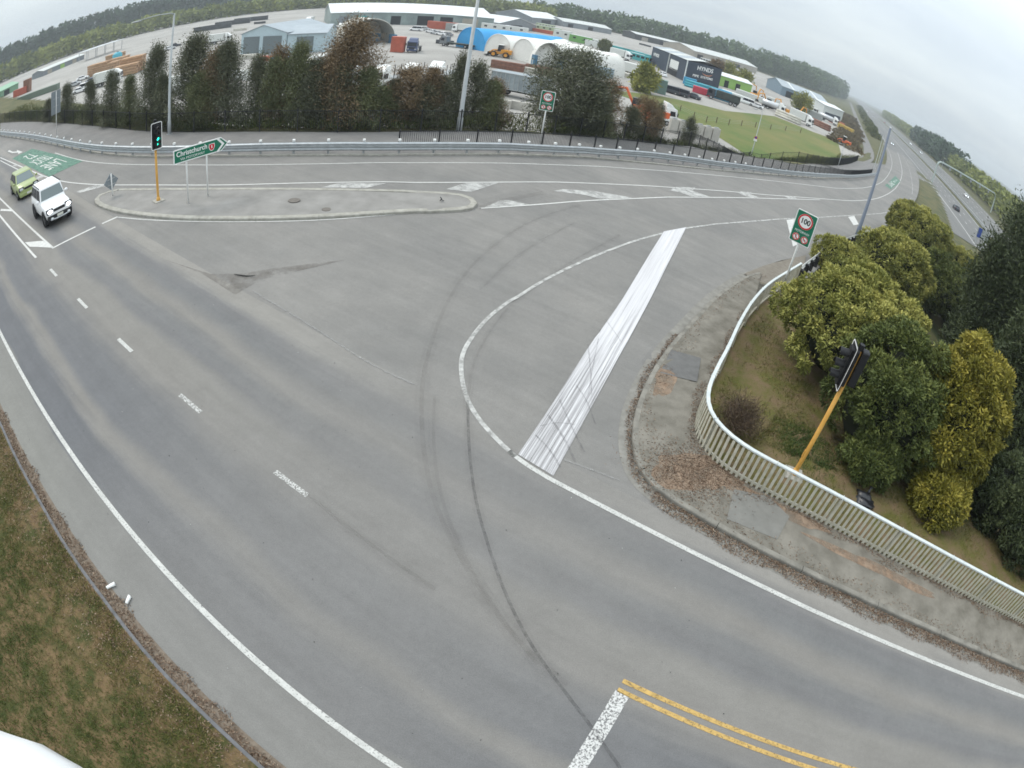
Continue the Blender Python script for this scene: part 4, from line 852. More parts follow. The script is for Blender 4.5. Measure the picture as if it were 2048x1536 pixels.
# ---- trucks and plant standing in the yard
def truck(label, loc, yaw, cabcol, body='flat', bodycol=None, L=8.5, group='trucks in the yard', deflector=True, Hb=2.6):
    t = thing('truck', label, 'truck', loc, yaw, group); W = 2.45; xf = L/2
    MB().box((0, 0, .95), (L-.4, .9, .28)).build('chassis', M_TRIM, t)
    cab = MB().prism([(xf-2.1, .75), (xf-.05, .75), (xf, 1.5), (xf-.18, 2.85), (xf-.5, 3.0), (xf-2.1, 3.0)], -W/2, W/2).build('cab', cabcol, t); bevel(cab, .08, 2)
    MB().add([(xf+.012, -W*.44, 1.65), (xf+.012, W*.44, 1.65), (xf-.135, W*.42, 2.62), (xf-.135, -W*.42, 2.62)], [(0, 1, 2, 3)]).build('windscreen', M_GLASSD, cab)
    for sy in (-1, 1):
        MB().add([(xf-.35, sy*(W/2+.012), 1.65), (xf-1.35, sy*(W/2+.012), 1.65), (xf-1.35, sy*(W/2+.012), 2.5), (xf-.5, sy*(W/2+.012), 2.5)], [(0, 1, 2, 3)]).build('side_window', M_GLASSD, cab)
        MB().box((xf-.1, sy*(W/2+.2), 2.1), (.12, .22, .6)).build('mirror', M_TRIM, t); MB().box((xf+.02, sy*.85, .95), (.06, .4, .2)).build('headlight', M_HEADOFF, t)
    MB().box((xf, 0, .62), (.2, W, .34)).build('front_bumper', cabcol, t); MB().box((xf+.02, 0, 1.22), (.04, 1.5, .36)).build('grille', M_TRIM, t)
    if deflector: bevel(MB().prism([(xf-2.1, 3.0), (xf-.6, 3.0), (xf-1.2, 3.55), (xf-2.1, 3.75)], -W*.42, W*.42).build('roof_deflector', cabcol, t), .06, 2)
    add_wheels(t, (xf-1.3, -xf+1.0, -xf+2.3), W/2, .5, .3, M_RIM)
    bc = bodycol or M_GALVD; bl = L-2.5; bx_ = -xf+bl/2+.1
    if body == 'box': bevel(MB().box((bx_, 0, 1.15+Hb/2), (bl, W+.04, Hb)).build('box_body', bc, t), .03, 1)
    elif body == 'bin':
        MB().box((bx_, 0, 1.15+Hb/2), (bl, W, Hb)).build('bin', bc, t); rib = MB().box((0, 0, 0), (.10, .08, Hb)).mesh('rib', M_GALV); n = int(bl/.75)
        for i in range(n+1):
            for sy in (-1, 1): o = link('rib', rib, t); o.location = (bx_-bl/2+.06+i*(bl-.12)/n, sy*(W/2+.04), 1.15+Hb/2)
        for sy in (-1, 1): MB().box((bx_, sy*(W/2+.05), 1.15+Hb-.06), (bl, .12, .12)).build('top_rail', M_GALV, t); MB().box((bx_, sy*(W/2+.05), 1.25), (bl, .12, .12)).build('bottom_rail', M_GALV, t)
    elif body == 'tank': o = MB().tube([(bx_-bl/2, 0, 2.0), (bx_-bl/2+.2, 0, 2.0), (bx_+bl/2-.2, 0, 2.0), (bx_+bl/2, 0, 2.0)], [.7, 1.0, 1.0, .7], 16).build('tank', bc, t, smooth=True)
    else:
        MB().box((bx_, 0, 1.2), (bl, W, .18)).build('deck', bc, t); st = MB().box((0, 0, .95), (.10, .08, 1.9)).mesh('stanchion', M_TRIM)
        if body == 'log':
            for i in range(4):
                for sy in (-1, 1): o = link('stanchion', st, t); o.location = (bx_-bl*.4+i*bl*.27, sy*W*.47, 1.2)
    return t
CW = paint('truck_white', (.80, .80, .78), .4); CBL = paint('truck_navy', (.03, .05, .13), .4)
def yard(px, py): x, y = gp(px, py, LOW); return (x, y, LOW+.03)
truck('silver ribbed tipper truck parked behind the black fence', yard(1052, 198), R(-14), CW, 'bin', mat('bin_alloy', (.30, .34, .36), .5, metal=.3, var=.15, scale=.8), 11.5, Hb=2.75, deflector=False)
truck('white log truck with empty stanchions beside the tall tree', yard(785, 170), R(-106), CW, 'log', L=9.5)
truck('white log truck next to the first one among the trees', yard(838, 165), R(-100), CW, 'log', L=9.5)
truck('white truck with tall cab showing between tree tops', yard(884, 160), R(-96), CW, 'log', L=9.5)
truck('navy blue truck tractor standing by the red container', yard(828, 103), R(-86), CBL, 'flat', M_TRIM, 7)
truck('white truck cab parked by the long warehouse', yard(683, 66), R(-70), CW, 'flat', M_TRIM, 6.5)
truck('small white truck far left of the warehouse', yard(619, 50), R(-80), CW, 'box', CW, 6.5)
truck('flat deck truck loaded with gear beside the blue shelter', yard(915, 95), R(165), PAINTS['grey'], 'flat', mat('gear_dark', (.06, .07, .06), .8, var=.4, scale=2), 10, deflector=False)
truck('white milk tanker truck at the far depot', yard(1655, 245), R(-40), CW, 'tank', mat('tank_steel', (.55, .56, .57), .3, metal=.4), 9)
truck('dark flat deck truck at the paddock edge', yard(1445, 205), R(160), PAINTS['dark'], 'box', mat('load_dark', (.04, .05, .045), .8, var=.4, scale=1), 9, deflector=False, Hb=1.9)
M_PLANT = mat('plant_yellow', (.62, .27, .03), .5, var=.1, scale=2); M_PLANTO = mat('plant_orange', (.65, .13, .04), .5)
def loader(label, loc, yaw, col, k=1.0):
    t = thing('wheel_loader', label, 'loader', loc, yaw, 'plant in the yard')
    bevel(MB().box((-1.5, 0, 1.55), (2.6, 1.9, 1.1)).build('engine_cover', col, t), .1, 2); MB().box((.9, 0, 1.1), (2.2, 1.3, .6)).build('front_frame', col, t)
    c = MB().prism([(-.5, 1.6), (.7, 1.6), (.55, 3.3), (-.5, 3.3)], -.8, .8).build('cab', M_GLASSD, t); MB().box((.05, 0, 3.36), (1.35, 1.75, .12)).build('cab_roof', M_SWHITE, t)
    add_wheels(t, (1.5, -1.6), 1.35, .78, .55, M_PLANT)
    for sy in (-1, 1): MB().tube([(.7, sy*.5, 1.9), (2.0, sy*.5, 1.7), (2.9, sy*.5, .8)], .13, 6).build('lift_arm', col, t)
    MB().prism([(2.8, .2), (3.9, .15), (3.6, .35), (3.0, .5), (2.95, 1.2), (2.8, 1.2)], -1.35, 1.35).build('bucket', M_TRIM, t); MB().cyl((-2.0, .3, 2.4), .08, .7).build('exhaust', M_TRIM, t)
    t.scale = (k, k, k); return t
loader('yellow wheel loader in front of the white shelters', yard(1000, 114), R(172), M_PLANT, 1.0)
loader('small orange tractor at the far corner of the paddock', yard(1686, 290), R(150), M_PLANTO, .8)
def excavator(label, loc, yaw, col):
    t = thing('excavator', label, 'excavator', loc, yaw, 'plant in the yard')
    for sy in (-1, 1): bevel(MB().box((0, sy*1.05, .42), (3.4, .5, .84)).build('track', M_TRIM, t), .3, 3)
    bevel(MB().box((-.4, 0, 1.55), (2.9, 2.3, 1.1)).build('house', col, t), .12, 2); MB().box((.55, .65, 2.4), (1.3, .95, 1.5)).build('cab', M_GLASSD, t)
    MB().tube([(1.0, -.1, 1.7), (2.6, -.1, 4.3), (4.6, -.1, 3.9)], [.22, .25, .18], 6).build('boom', col, t); MB().tube([(4.6, -.1, 3.9), (4.9, -.1, 1.6)], [.2, .12], 6).build('dipper', col, t); MB().prism([(4.5, .9), (5.3, 1.0), (5.2, 1.7), (4.7, 1.7)], -.6, .4).build('bucket', M_TRIM, t); return t
for i, (px, py, yw, lab) in enumerate([(1508, 198, 40, 'yellow excavator with raised boom next to the lime green shed'), (1535, 215, 200, 'yellow excavator in the middle of the machine row'), (1566, 228, 120, 'yellow excavator near the white tank'), (1592, 234, 30, 'yellow excavator with boom up by the paddock corner'), (1488, 184, 10, 'yellow excavator behind the white pipes')]): excavator(lab, yard(px, py), R(yw), M_PLANT)
excavator('orange excavator with boom raised behind dark trees', yard(1275, 232), R(170), M_PLANTO)
# parked cars
van = dict(L=4.9, W=1.85, H=1.95, gc=.22, belt=1.05, hood=1.0, r=.33, tw=.2, cab=(1.5, .95, -2.2, -2.4), axle=(1.5, -1.5), tumble=.88)
for px, py, c, sp, yw, lab in [(832, 62, 'white', van, 175, 'white van parked in front of the long warehouse'), (848, 61, 'silver', sedan, 172, 'silver car behind the white van in the yard'), (862, 66, 'white', sedan, 150, 'white car at the left of the parked row by the blue shelter'), (872, 69, 'silver', sedan, 150, 'silver car second in the parked row by the blue shelter'), (883, 71, 'white', sedan, 150, 'white car third in the parked row by the blue shelter'), (893, 72, 'grey', sedan, 150, 'grey car last in the parked row by the blue shelter'),
                            (1340, 186, 'dark', van, 160, 'black van parked beside the paddock'), (1358, 191, 'dark', van, 160, 'second black van parked beside the paddock'), (1383, 196, 'dark', sedan, 160, 'black car in line behind the black vans'), (1492, 208, 'white', van, 160, 'white van at the paddock edge'), (1512, 215, 'white', sedan, 160, 'white car at the paddock edge'), (1325, 152, 'white', sedan, 100, 'white car parked by the navy pipe building'),
                            (160, 185, 'white', sedan, 40, 'white car left of the lumber stacks'), (175, 178, 'white', van, 40, 'white van left of the lumber stacks'), (150, 172, 'silver', sedan, 40, 'silver car left of the lumber stacks'), (185, 165, 'blue', sedan, 40, 'blue car left of the lumber stacks'), (165, 160, 'white', sedan, 40, 'white car in the back row by the lumber'), (215, 160, 'white', van, 40, 'white van close to the lumber stacks'), (340, 100, 'white', sedan, 60, 'white car on the open yard behind the lamp column'), (350, 94, 'dark', sedan, 60, 'dark car on the open yard behind the lamp column'), (435, 75, 'silver', sedan, 20, 'silver car beyond the blue grey shed')]:
    car(lab, PAINTS[c], sp, yard(px, py), R(yw), False, 'cars parked in the yard')

# ================================================================== THE YARD BELOW THE BANK
def sheet(name, px, z, m):
    P = [gp(*q, LOW) for q in px]; return struct(MB().poly([(*p, LOW+z) for p in P]).build(name, m))
Y = MB().poly([(-330, 60, LOW-.02), (-60, 20, LOW-.02), (60, 90, LOW-.02), (118, 250, LOW-.02), (230, 560, LOW-.02), (160, 620, LOW-.02), (-80, 480, LOW-.02), (-330, 420, LOW-.02), (-430, 260, LOW-.02)]).build('yard', M_YARD); struct(Y)
sheet('paddock', [(1205,178),(1320,192),(1375,203),(1450,222),(1550,233),(1625,264),(1675,282),(1684,318),(1640,332),(1500,315),(1437,274),(1340,228)][::-1], .02, M_PADDOCK)
M_CLAD = mat('cladding_bluegrey', (.42, .52, .56), .6, var=.05, scale=.5); M_CLADN = mat('cladding_navy', (.032, .045, .068), .6, var=.1, scale=.5); M_CLADG = mat('cladding_grey', (.20, .22, .235), .6, var=.08, scale=.5)
M_DOORG = mat('roller_door_grey', (.15, .18, .19), .6); M_DOORW = mat('roller_door_white', (.62, .64, .62), .6); M_ROOFW = mat('roof_white', (.66, .68, .68), .55, var=.06, scale=.2); M_ROOFG = mat('roof_grey', (.33, .37, .40), .55, var=.08, scale=.3); M_ROOFP = mat('roof_pale', (.52, .54, .52), .6, var=.08, scale=.2)
M_CLADT = mat('cladding_tan', (.34, .31, .26), .7, var=.1, scale=.3); M_DARKIN = mat('dark_opening', (.02, .022, .025), .9); M_LIME = mat('cladding_lime', (.28, .47, .12), .6); M_TEAL = mat('cladding_teal', (.06, .33, .34), .6)
def shed(label, A, B, depth, eave, apex, wall, roof, doors=(), ridge='x', name='shed', cat='shed', roof_over=.4, skylights=0, lettering=(), group=None):
    A = np.array(gp(*A, LOW)); B = np.array(gp(*B, LOW)); L = np.hypot(*(B-A)); t = thing(name, label, cat, (*A, LOW), math.atan2(*(B-A)[::-1]), group)
    mb = MB()
    if ridge == 'y':   # gable faces the front
        mb.add([(0, 0, 0), (L, 0, 0), (L, 0, eave), (L/2, 0, apex), (0, 0, eave), (0, depth, 0), (L, depth, 0), (L, depth, eave), (L/2, depth, apex), (0, depth, eave)], [(0, 1, 2, 3, 4), (9, 8, 7, 6, 5), (1, 6, 7, 2), (5, 0, 4, 9)])
        R1 = [(-roof_over, eave), (L/2, apex+.12)], [(L/2, apex+.12), (L+roof_over, eave)]
        for (x0, z0), (x1, z1) in R1: o = MB().add([(x0, -.3, z0+.04), (x1, -.3, z1+.04), (x1, depth+.3, z1+.04), (x0, depth+.3, z0+.04), (x0, -.3, z0-.1), (x1, -.3, z1-.1), (x1, depth+.3, z1-.1), (x0, depth+.3, z0-.1)], [(0, 1, 2, 3), (4, 7, 6, 5), (0, 4, 5, 1), (1, 5, 6, 2), (2, 6, 7, 3), (3, 7, 4, 0)]).build('roof', roof, t)
    else:
        mb.add([(0, 0, 0), (L, 0, 0), (L, depth, 0), (0, depth, 0), (0, 0, eave), (L, 0, eave), (L, depth, eave), (0, depth, eave), (0, depth/2, apex), (L, depth/2, apex)], [(0, 1, 5, 4), (1, 2, 6, 9, 5), (2, 3, 7, 6), (3, 0, 4, 8, 7)])
        for y0, z0, y1, z1 in ((-roof_over, eave, depth/2, apex+.12), (depth/2, apex+.12, depth+roof_over, eave)):
            o = MB().add([(-.3, y0, z0+.04), (L+.3, y0, z0+.04), (L+.3, y1, z1+.04), (-.3, y1, z1+.04), (-.3, y0, z0-.1), (L+.3, y0, z0-.1), (L+.3, y1, z1-.1), (-.3, y1, z1-.1)], [(0, 1, 2, 3), (4, 7, 6, 5), (0, 4, 5, 1), (1, 5, 6, 2), (2, 6, 7, 3), (3, 7, 4, 0)]).build('roof', roof, t)
            if skylights and y0 < 0:
                for k in range(skylights): f = (k+.5)/skylights; MB().add([(L*f-.6, y0+.1, z0+.09), (L*f+.6, y0+.1, z0+.09), (L*f+.6, y1-.1, z1+.03), (L*f-.6, y1-.1, z1+.03)], [(0, 1, 2, 3)]).build('skylight', M_DOORW, o)
    mb.build('wall', wall, t)
    for u0, u1, h, dm in doors:
        d = MB().box((L*(u0+u1)/2, -.03, h/2), (L*(u1-u0), .1, h)).build('roller_door', dm, t); n = max(2, int(h/.6)); sl = MB().box((0, 0, 0), (L*(u1-u0)-.1, .04, .05)).mesh('door_rib', dm)
        for k in range(n): o = link('door_rib', sl, d); o.location = (L*(u0+u1)/2, -.09, h*(k+.5)/n)
    for txt, u, z, size, m in lettering: face_text(txt, size, m, t, (L*u, -.08, z), None, 'lettering', .02)
    return t, L
shed('blue grey gabled workshop with two tall roller doors', (481,109), (571,107), 20, 5.5, 7.7, M_CLAD, M_ROOFG, [(.06, .42, 4.7, M_DOORG), (.50, .90, 4.7, M_DOORG)], 'y', 'workshop', 'workshop', lettering=[('TAYLORS', .5, 6.2, .9, M_SWHITE)][:0])
shed('lower blue grey workshop wing with a single roller door', (573,107), (650,104), 18, 5.0, 6.6, M_CLAD, M_ROOFG, [(.24, .68, 4.2, M_DOORG)], 'x', 'workshop', 'workshop')
shed('very long warehouse with white roof behind the parked cars', (660,51), (985,60), 34, 5.6, 9.5, mat('warehouse_wall', (.24, .29, .28), .7, var=.3, scale=.12), M_ROOFW, [(.05, .11, 4, M_CLADG), (.16, .22, 4, M_TEAL), (.36, .42, 4, M_DARKIN), (.52, .62, 4.4, M_DARKIN), (.66, .74, 4.4, M_DARKIN), (.80, .9, 4.4, M_CLADT)], 'x', 'warehouse', 'warehouse')
shed('dark fronted gable shed joined to the end of the warehouse', (997,59), (1071,63), 30, 3.2, 6.4, M_CLADG, M_ROOFW, [(.3, .6, 2.6, M_DARKIN)], 'y', 'warehouse', 'warehouse')
shed('white roofed gable shed below the far wood', (1062,47), (1123,51), 26, 4.5, 8.5, M_CLADG, M_ROOFW, [(.3, .6, 3.2, M_DARKIN)], 'x')
shed('long low grey roofed shed right of the white gable', (1125,53), (1222,69), 18, 4.2, 6.5, M_CLADG, M_ROOFP, [(.1, .2, 3, M_DARKIN), (.5, .6, 3, M_DARKIN)], 'x')
shed('dark long shed with pale roof edge near the far wood', (1270,79), (1385,106), 16, 5, 6.5, mat('dark_shed', (.05, .055, .055), .7, var=.3, scale=.2), M_ROOFP, [(.1, .2, 3.5, M_CLADT), (.4, .5, 3.5, M_DARKIN), (.7, .85, 3.5, M_CLADG)], 'x')
shed('pale roofed long building with tan wall behind the pipe building', (1385,116), (1512,147), 24, 5.5, 8.5, M_CLADT, M_ROOFP, [(.05, .12, 3.6, M_DARKIN), (.3, .38, 3.6, M_DARKIN), (.6, .68, 3.6, M_DARKIN)], 'x', skylights=3)
shed('lime green and white long shed by the machine row', (1437,171), (1500,190), 10, 4.2, 5.2, M_LIME, M_ROOFW, [(.15, .28, 2.8, M_DARKIN), (.5, .64, 2.8, M_DARKIN)], 'x')
shed('blue grey building with white striped roof near the motorway', (1560,190), (1652,226), 26, 5.2, 8.0, mat('cladding_steel_blue', (.16, .22, .27), .6), M_ROOFG, [(.1, .25, 3.5, M_DARKIN), (.5, .65, 3.5, M_CLADG)], 'x', skylights=2)
shed('white fronted office block beside the striped roof building', (1644,231), (1682,243), 12, 5.5, 6.4, M_DOORW, M_ROOFW, [(.1, .9, 2.2, M_CLADN)], 'x', 'office', 'building')
# pipe company building
P0, P1, P2 = [np.array(gp(*q, LOW)) for q in ((1299,128), (1368,163), (1436,178))]; hh = 7.4
t = thing('pipe_building', 'navy clad building lettered HYNDS PIPE SYSTEMS with grey roof', 'building', (*P1, LOW)); Q = [p-P1 for p in (P0, P1, P2, P0+P2-P1)]
MB().add([(*q, 0) for q in Q]+[(*q, hh) for q in Q], [(0, 1, 5, 4), (1, 2, 6, 5), (2, 3, 7, 6), (3, 0, 4, 7)]).build('wall', M_CLADN, t)
e1 = (Q[0]-Q[1])/np.hypot(*(Q[0]-Q[1])); e2 = (Q[2]-Q[1])/np.hypot(*(Q[2]-Q[1])); L1 = np.hypot(*(Q[0]-Q[1])); L2 = np.hypot(*(Q[2]-Q[1]))
nseg = 6
for k in range(nseg):
    a0 = Q[1]+e1*L1*k/nseg-(e2*.4); a1 = Q[1]+e1*(L1*(k+1)/nseg-.25)-(e2*.4); rd = 1.2
    MB().add([(*a0, hh+.08), (*a1, hh+.08), (*(a1+e2*(L2/2+.4)), hh+rd), (*(a0+e2*(L2/2+.4)), hh+rd), (*(a1+e2*(L2+.8)), hh+.08), (*(a0+e2*(L2+.8)), hh+.08)], [(0, 1, 2, 3), (3, 2, 4, 5)]).build('roof_sheet', M_ROOFG if k % 2 else M_ROOFP, t)
ang2 = math.atan2(e2[1], e2[0]); n2 = np.array([e2[1], -e2[0]])
if n2@(-P1) < 0: n2 = -n2
def wall_text(word, u, z, size, m, org, ev, nn, width=None):
    o = link('lettering', text_mesh(word, size, m, width, size*.03), t); p = org+ev*u+nn*.12; o.location = (*p, z); o.rotation_euler = (R(90), 0, math.atan2(ev[1], ev[0])); return o
wall_text('HYNDS', L2*.50, hh*.77, 2.0, M_SWHITE, Q[1], e2, n2, L2*.46); wall_text('PIPE', L2*.27, hh*.38, 1.1, M_SWHITE, Q[1], e2, n2, L2*.17); wall_text('SYSTEMS', L2*.59, hh*.38, 1.1, M_SWHITE, Q[1], e2, n2, L2*.36)
n1 = np.array([-e1[1], e1[0]]); n1 = n1 if n1@(-P1) > 0 else -n1
wall_text('HYNDS', L1*.16, hh*.62, 1.8, M_SWHITE, Q[0], -e1, n1, L1*.17)
sw = MB(); vs = []
for i in range(17):
    a = R(200)+R(150)*i/16; w = .28*math.sin(math.pi*i/16)+.05; p = Q[1]+e2*(L2*.58+math.cos(a)*L2*.16)+n2*.12; z = hh*.66+math.sin(a)*1.0; vs += [(*p, z), (*p, z-w)]
sw.add(vs, [(2*i, 2*i+1, 2*i+3, 2*i+2) for i in range(16)]); sw.build('swoosh', mat('swoosh_orange', (.62, .26, .12), .5), t)
p = Q[1]+e1*L1*.34+n1*.1; MB().add([(*(Q[1]+e1*L1*.42+n1*.1), 2.0), (*(Q[1]+e1*L1*.20+n1*.1), 2.0), (*(Q[1]+e1*L1*.20+n1*.1), 5.6), (*(Q[1]+e1*L1*.42+n1*.1), 5.6)], [(0, 1, 2, 3)]).build('white_panel', M_DOORW, t)
MB().add([(*(Q[1]+e1*L1*.44+n1*.1), 0), (*(Q[1]+e1*L1*.20+n1*.1), 0), (*(Q[1]+e1*L1*.20+n1*.1), 2.6), (*(Q[1]+e1*L1*.44+n1*.1), 2.6)], [(0, 1, 2, 3)]).build('dark_doorway', M_DARKIN, t)
for k in (0.0, .46): pp = Q[1]+e1*L1*k+n1*.18+e2*(-.05); MB().box((*pp, hh/2), (.35, .35, hh)).build('white_column', M_DOORW, t)
# fabric dome shelters
def dome(label, A, B, depth, h, m, end='closed', yaw_depth=None, inner=None):
    A = np.array(gp(*A, LOW)); B = np.array(gp(*B, LOW)); w = np.hypot(*(B-A)); t = thing('dome_shelter', label, 'shelter', (*A, LOW), math.atan2(*(B-A)[::-1]), 'arched fabric shelters')
    n = 14; arc = [(w/2-w/2*math.cos(math.pi*i/n), max(0, h*math.sin(math.pi*i/n)**.75)) for i in range(n+1)]; sk = (yaw_depth or 0)
    nb = 5
    for b in range(nb):
        mb = MB(); y0, y1 = depth*b/nb, depth*(b+1)/nb; vs = []
        for x, z in arc: vs += [(x+sk*y0, y0, z), (x+sk*y0+.0, (y0+y1)/2, z*.985), (x+sk*y1, y1, z)]
        mb.add(vs, [(3*i+j, 3*i+j+1, 3*i+3+j+1, 3*i+3+j) for i in range(n) for j in range(2)]); mb.build('fabric_bay', m, t, smooth=True)
    if end == 'closed': MB().poly([(x, .05, z) for x, z in arc]).build('end_panel', m, t)
    else:
        MB().poly([(x+sk*depth, depth-.05, z) for x, z in arc]).build('back_panel', inner or m, t)
        for (x0, x1) in ((0, w*.10), (w*.90, w)): MB().box(((x0+x1)/2, -.05, 1.3), (x1-x0, 2.0, 2.6)).build('side_container', mat('container_blue', (.05, .15, .24), .6), t)
        MB().box((w*.5, depth*.6, 1.3), (w*.8, .3, 2.6)).build('inner_container', MATS['container_blue'], t)
    for y in (0.0, depth):
        MB().tube([(x+sk*y, y, z) for x, z in arc], .12, 5).build('arch_rib', m, t)
    return t
M_FABB = mat('fabric_blue', (.045, .31, .62), .6, var=.06, scale=.5); M_FABW = mat('fabric_white', (.72, .71, .67), .7, var=.06, scale=.4); M_FABC = mat('fabric_cream', (.58, .56, .50), .75)
dome('bright blue arched fabric shelter', (912,93), (968,103), 22, 6.4, M_FABB, yaw_depth=.55)
dome('white arched shelter next to the blue one', (968,106), (1020,117), 20, 6.0, M_FABW, yaw_depth=.55)
dome('white arched shelter behind the yellow loader', (1021,117), (1066,128), 20, 6.0, M_FABW, yaw_depth=.6)
dome('open fronted white arched shelter with blue container walls', (1064,129), (1122,136), 22, 6.2, M_FABW, 'open', .6, M_FABC)
dome('last white arched shelter half hidden by the dark tree', (1140,138), (1200,145), 18, 5.6, M_FABW, yaw_depth=.4)
dome('wide cream arch canopy open at both ends behind the trees', (690,90), (789,86), 10, 7.4, M_FABC, 'open', .1, M_FABC)
# shipping containers and site cabins
def container(label, px, L, Hh, yaw, m, Wd=2.45, name='container', cat='container', win=0):
    x, y = gp(*px, LOW); t = thing(name, label, cat, (x, y, LOW+.03), yaw, 'containers and cabins in the yard')
    bevel(MB().box((0, 0, Hh/2), (L, Wd, Hh)).build('shell', m, t), .04, 1); rib = MB().box((0, 0, 0), (.18, .08, Hh-.3)).mesh('rib', m); n = int(L/.6)
    for i in range(n):
        for sy in (-1, 1): o = link('rib', rib, t); o.location = (-L/2+.3+i*.6, sy*(Wd/2+.03), Hh/2)
    for k in range(win):
        for sy in (-1, 1): MB().box((-L/2+L*(k+.5)/win, sy*(Wd/2+.06), Hh*.62), (1.2, .06, .8)).build('window', M_GLASSD, t)
    MB().box((0, 0, Hh+.03), (L+.05, Wd+.05, .06)).build('roof', m if not win else M_ROOFW, t); return t
CRED = mat('container_red', (.40, .10, .06), .6, var=.15, scale=.7); CWHT = mat('container_white', (.62, .63, .6), .6); CPGR = mat('container_pale_green', (.38, .44, .28), .6); CGRN = mat('container_green', (.16, .36, .10), .6); CGREY = mat('container_grey', (.3, .31, .3), .6, var=.1)
for lab, px, L, Hh, yw, m, w in [('rust red shipping container standing end on by the navy truck', (795,104), 3.0, 3.9, 0, CRED, 0), ('long rust red container in front of the warehouse', (885,59), 12, 3.2, -4, CRED, 0), ('grey container right of the long rust red one', (912,62), 8, 3.0, -4, CGREY, 0), ('white site cabin behind the blue shelter', (990,62), 12, 3.2, -8, CWHT, 3), ('white site cabin right behind the blue shelter', (1032,66), 10, 3.0, -10, CWHT, 2),
                             ('pale green cabin at the start of the cabin row', (1095,64), 14, 3.2, -22, CPGR, 4), ('white two window cabin in the middle of the cabin row', (1124,78), 8, 4.2, -24, CWHT, 2), ('green cabin with doors in the cabin row', (1160,86), 10, 3.4, -24, CGRN, 2), ('low red brown container before the cabin row', (1085,66), 10, 1.8, -22, CRED, 0), ('cream long container at the right of the cabin row', (1205,98), 16, 2.6, -26, CWHT, 0),
                             ('teal container beside the cabin row end', (1235,107), 10, 3.0, -26, M_TEAL, 0), ('teal and white container in the middle of the teal row', (1262,114), 9, 3.0, -26, M_TEAL, 0), ('teal container next to the navy pipe building', (1285,121), 8, 3.0, -26, M_TEAL, 0), ('green cabinet shed at the paddock corner', (1318,186), 3, 3.4, -10, mat('cabin_greygreen', (.16, .24, .22), .7), 0), ('grey blue skip behind the dark tree', (1200,152), 6, 2.4, -10, mat('skip_blue', (.24, .31, .35), .6), 0),
                             ('rust red container beside the left green shed', (40,190), 6, 2.6, 30, CRED, 0), ('red brown tower of stacked bins on the far left', (54,184), 3, 5, 30, mat('bins_brown', (.20, .10, .06), .7), 0), ('green hoarding panel row on the far left', (75,192), 16, 1.8, 31, mat('hoarding_green', (.15, .19, .15), .8), 0), ('red stacked pipe crates in front of the pipe building', (1402,188), 5, 1.8, -10, mat('crate_red', (.5, .05, .08), .6), 0), ('blue stacked plastic pipes before the pipe building', (1378,170), 4, 2.2, -10, mat('pipe_blue', (.05, .28, .45), .5), 0), ('teal pipe stack along the pipe building wall', (1425,186), 9, 1.8, -14, mat('pipe_teal', (.04, .28, .34), .5), 0), ('blue drum stack at the right of the pipe building', (1448,194), 4, 2.0, -14, MATS['pipe_blue'], 0), ('white long trailer lying behind the yellow plant', (1520,205), 18, 1.9, -22, CWHT, 0), ('white round tank behind the yellow plant', (1545,207), 5, 2.0, -22, CWHT, 0), ('red and yellow stacked pallets at the far depot', (1672,250), 7, 2.0, -40, CRED, 0), ('yellow stacked crates at the far depot', (1690,262), 7, 2.0, -45, mat('crate_yellow', (.5, .35, .08), .6), 0), ('grey tank rack beside the milk tanker', (1625,238), 7, 3, -35, CGREY, 0)]:
    container(lab, px, L, Hh, R(yw), m, win=w)
# timber stacks: each bundle of boards lying on bearers
M_TIM = mat('sawn_timber', (.34, .20, .115), .8, col2=(.46, .30, .18), scale=1.5)
k = 0
TIMLAB = ['orange timber stack nearest the white cars', 'orange timber stack second along the lumber rows', 'tall orange timber stack by the lamp column', 'orange timber stack at the rear of the lumber rows', 'low orange timber stack behind the dark tree', 'orange timber stack beside the blue tank']
for i, (px, n) in enumerate([((195,150), 5), ((215,145), 4), ((262,146), 6), ((235,133), 4), ((250,152), 4), ((228,128), 5)]):
    x, y = gp(*px, LOW); t = thing('timber_stack', TIMLAB[i], 'timber', (x, y, LOW+.03), R(25), 'timber stacks in the yard'); bun = MB().box((0, 0, 0), (7.0, 1.3, .62)).mesh('bundle', M_TIM)
    for a in range(n):
        for b in range(3): o = link('bundle', bun, t); o.location = (random.uniform(-.2, .2), b*1.45, .42+a*.75)
x, y = gp(234, 128, LOW); t = thing('tank', 'round turquoise tank standing behind the lumber', 'tank', (x, y, LOW)); MB().tube([(0, 0, 0), (0, 0, 3.6), (0, 0, 4.4)], [1.9, 1.9, .9], 16).build('shell', mat('tank_turquoise', (.06, .33, .42), .5), t, smooth=True); MB().cyl((0, 0, 4.5), .4, .3).build('hatch', M_TRIM, t)
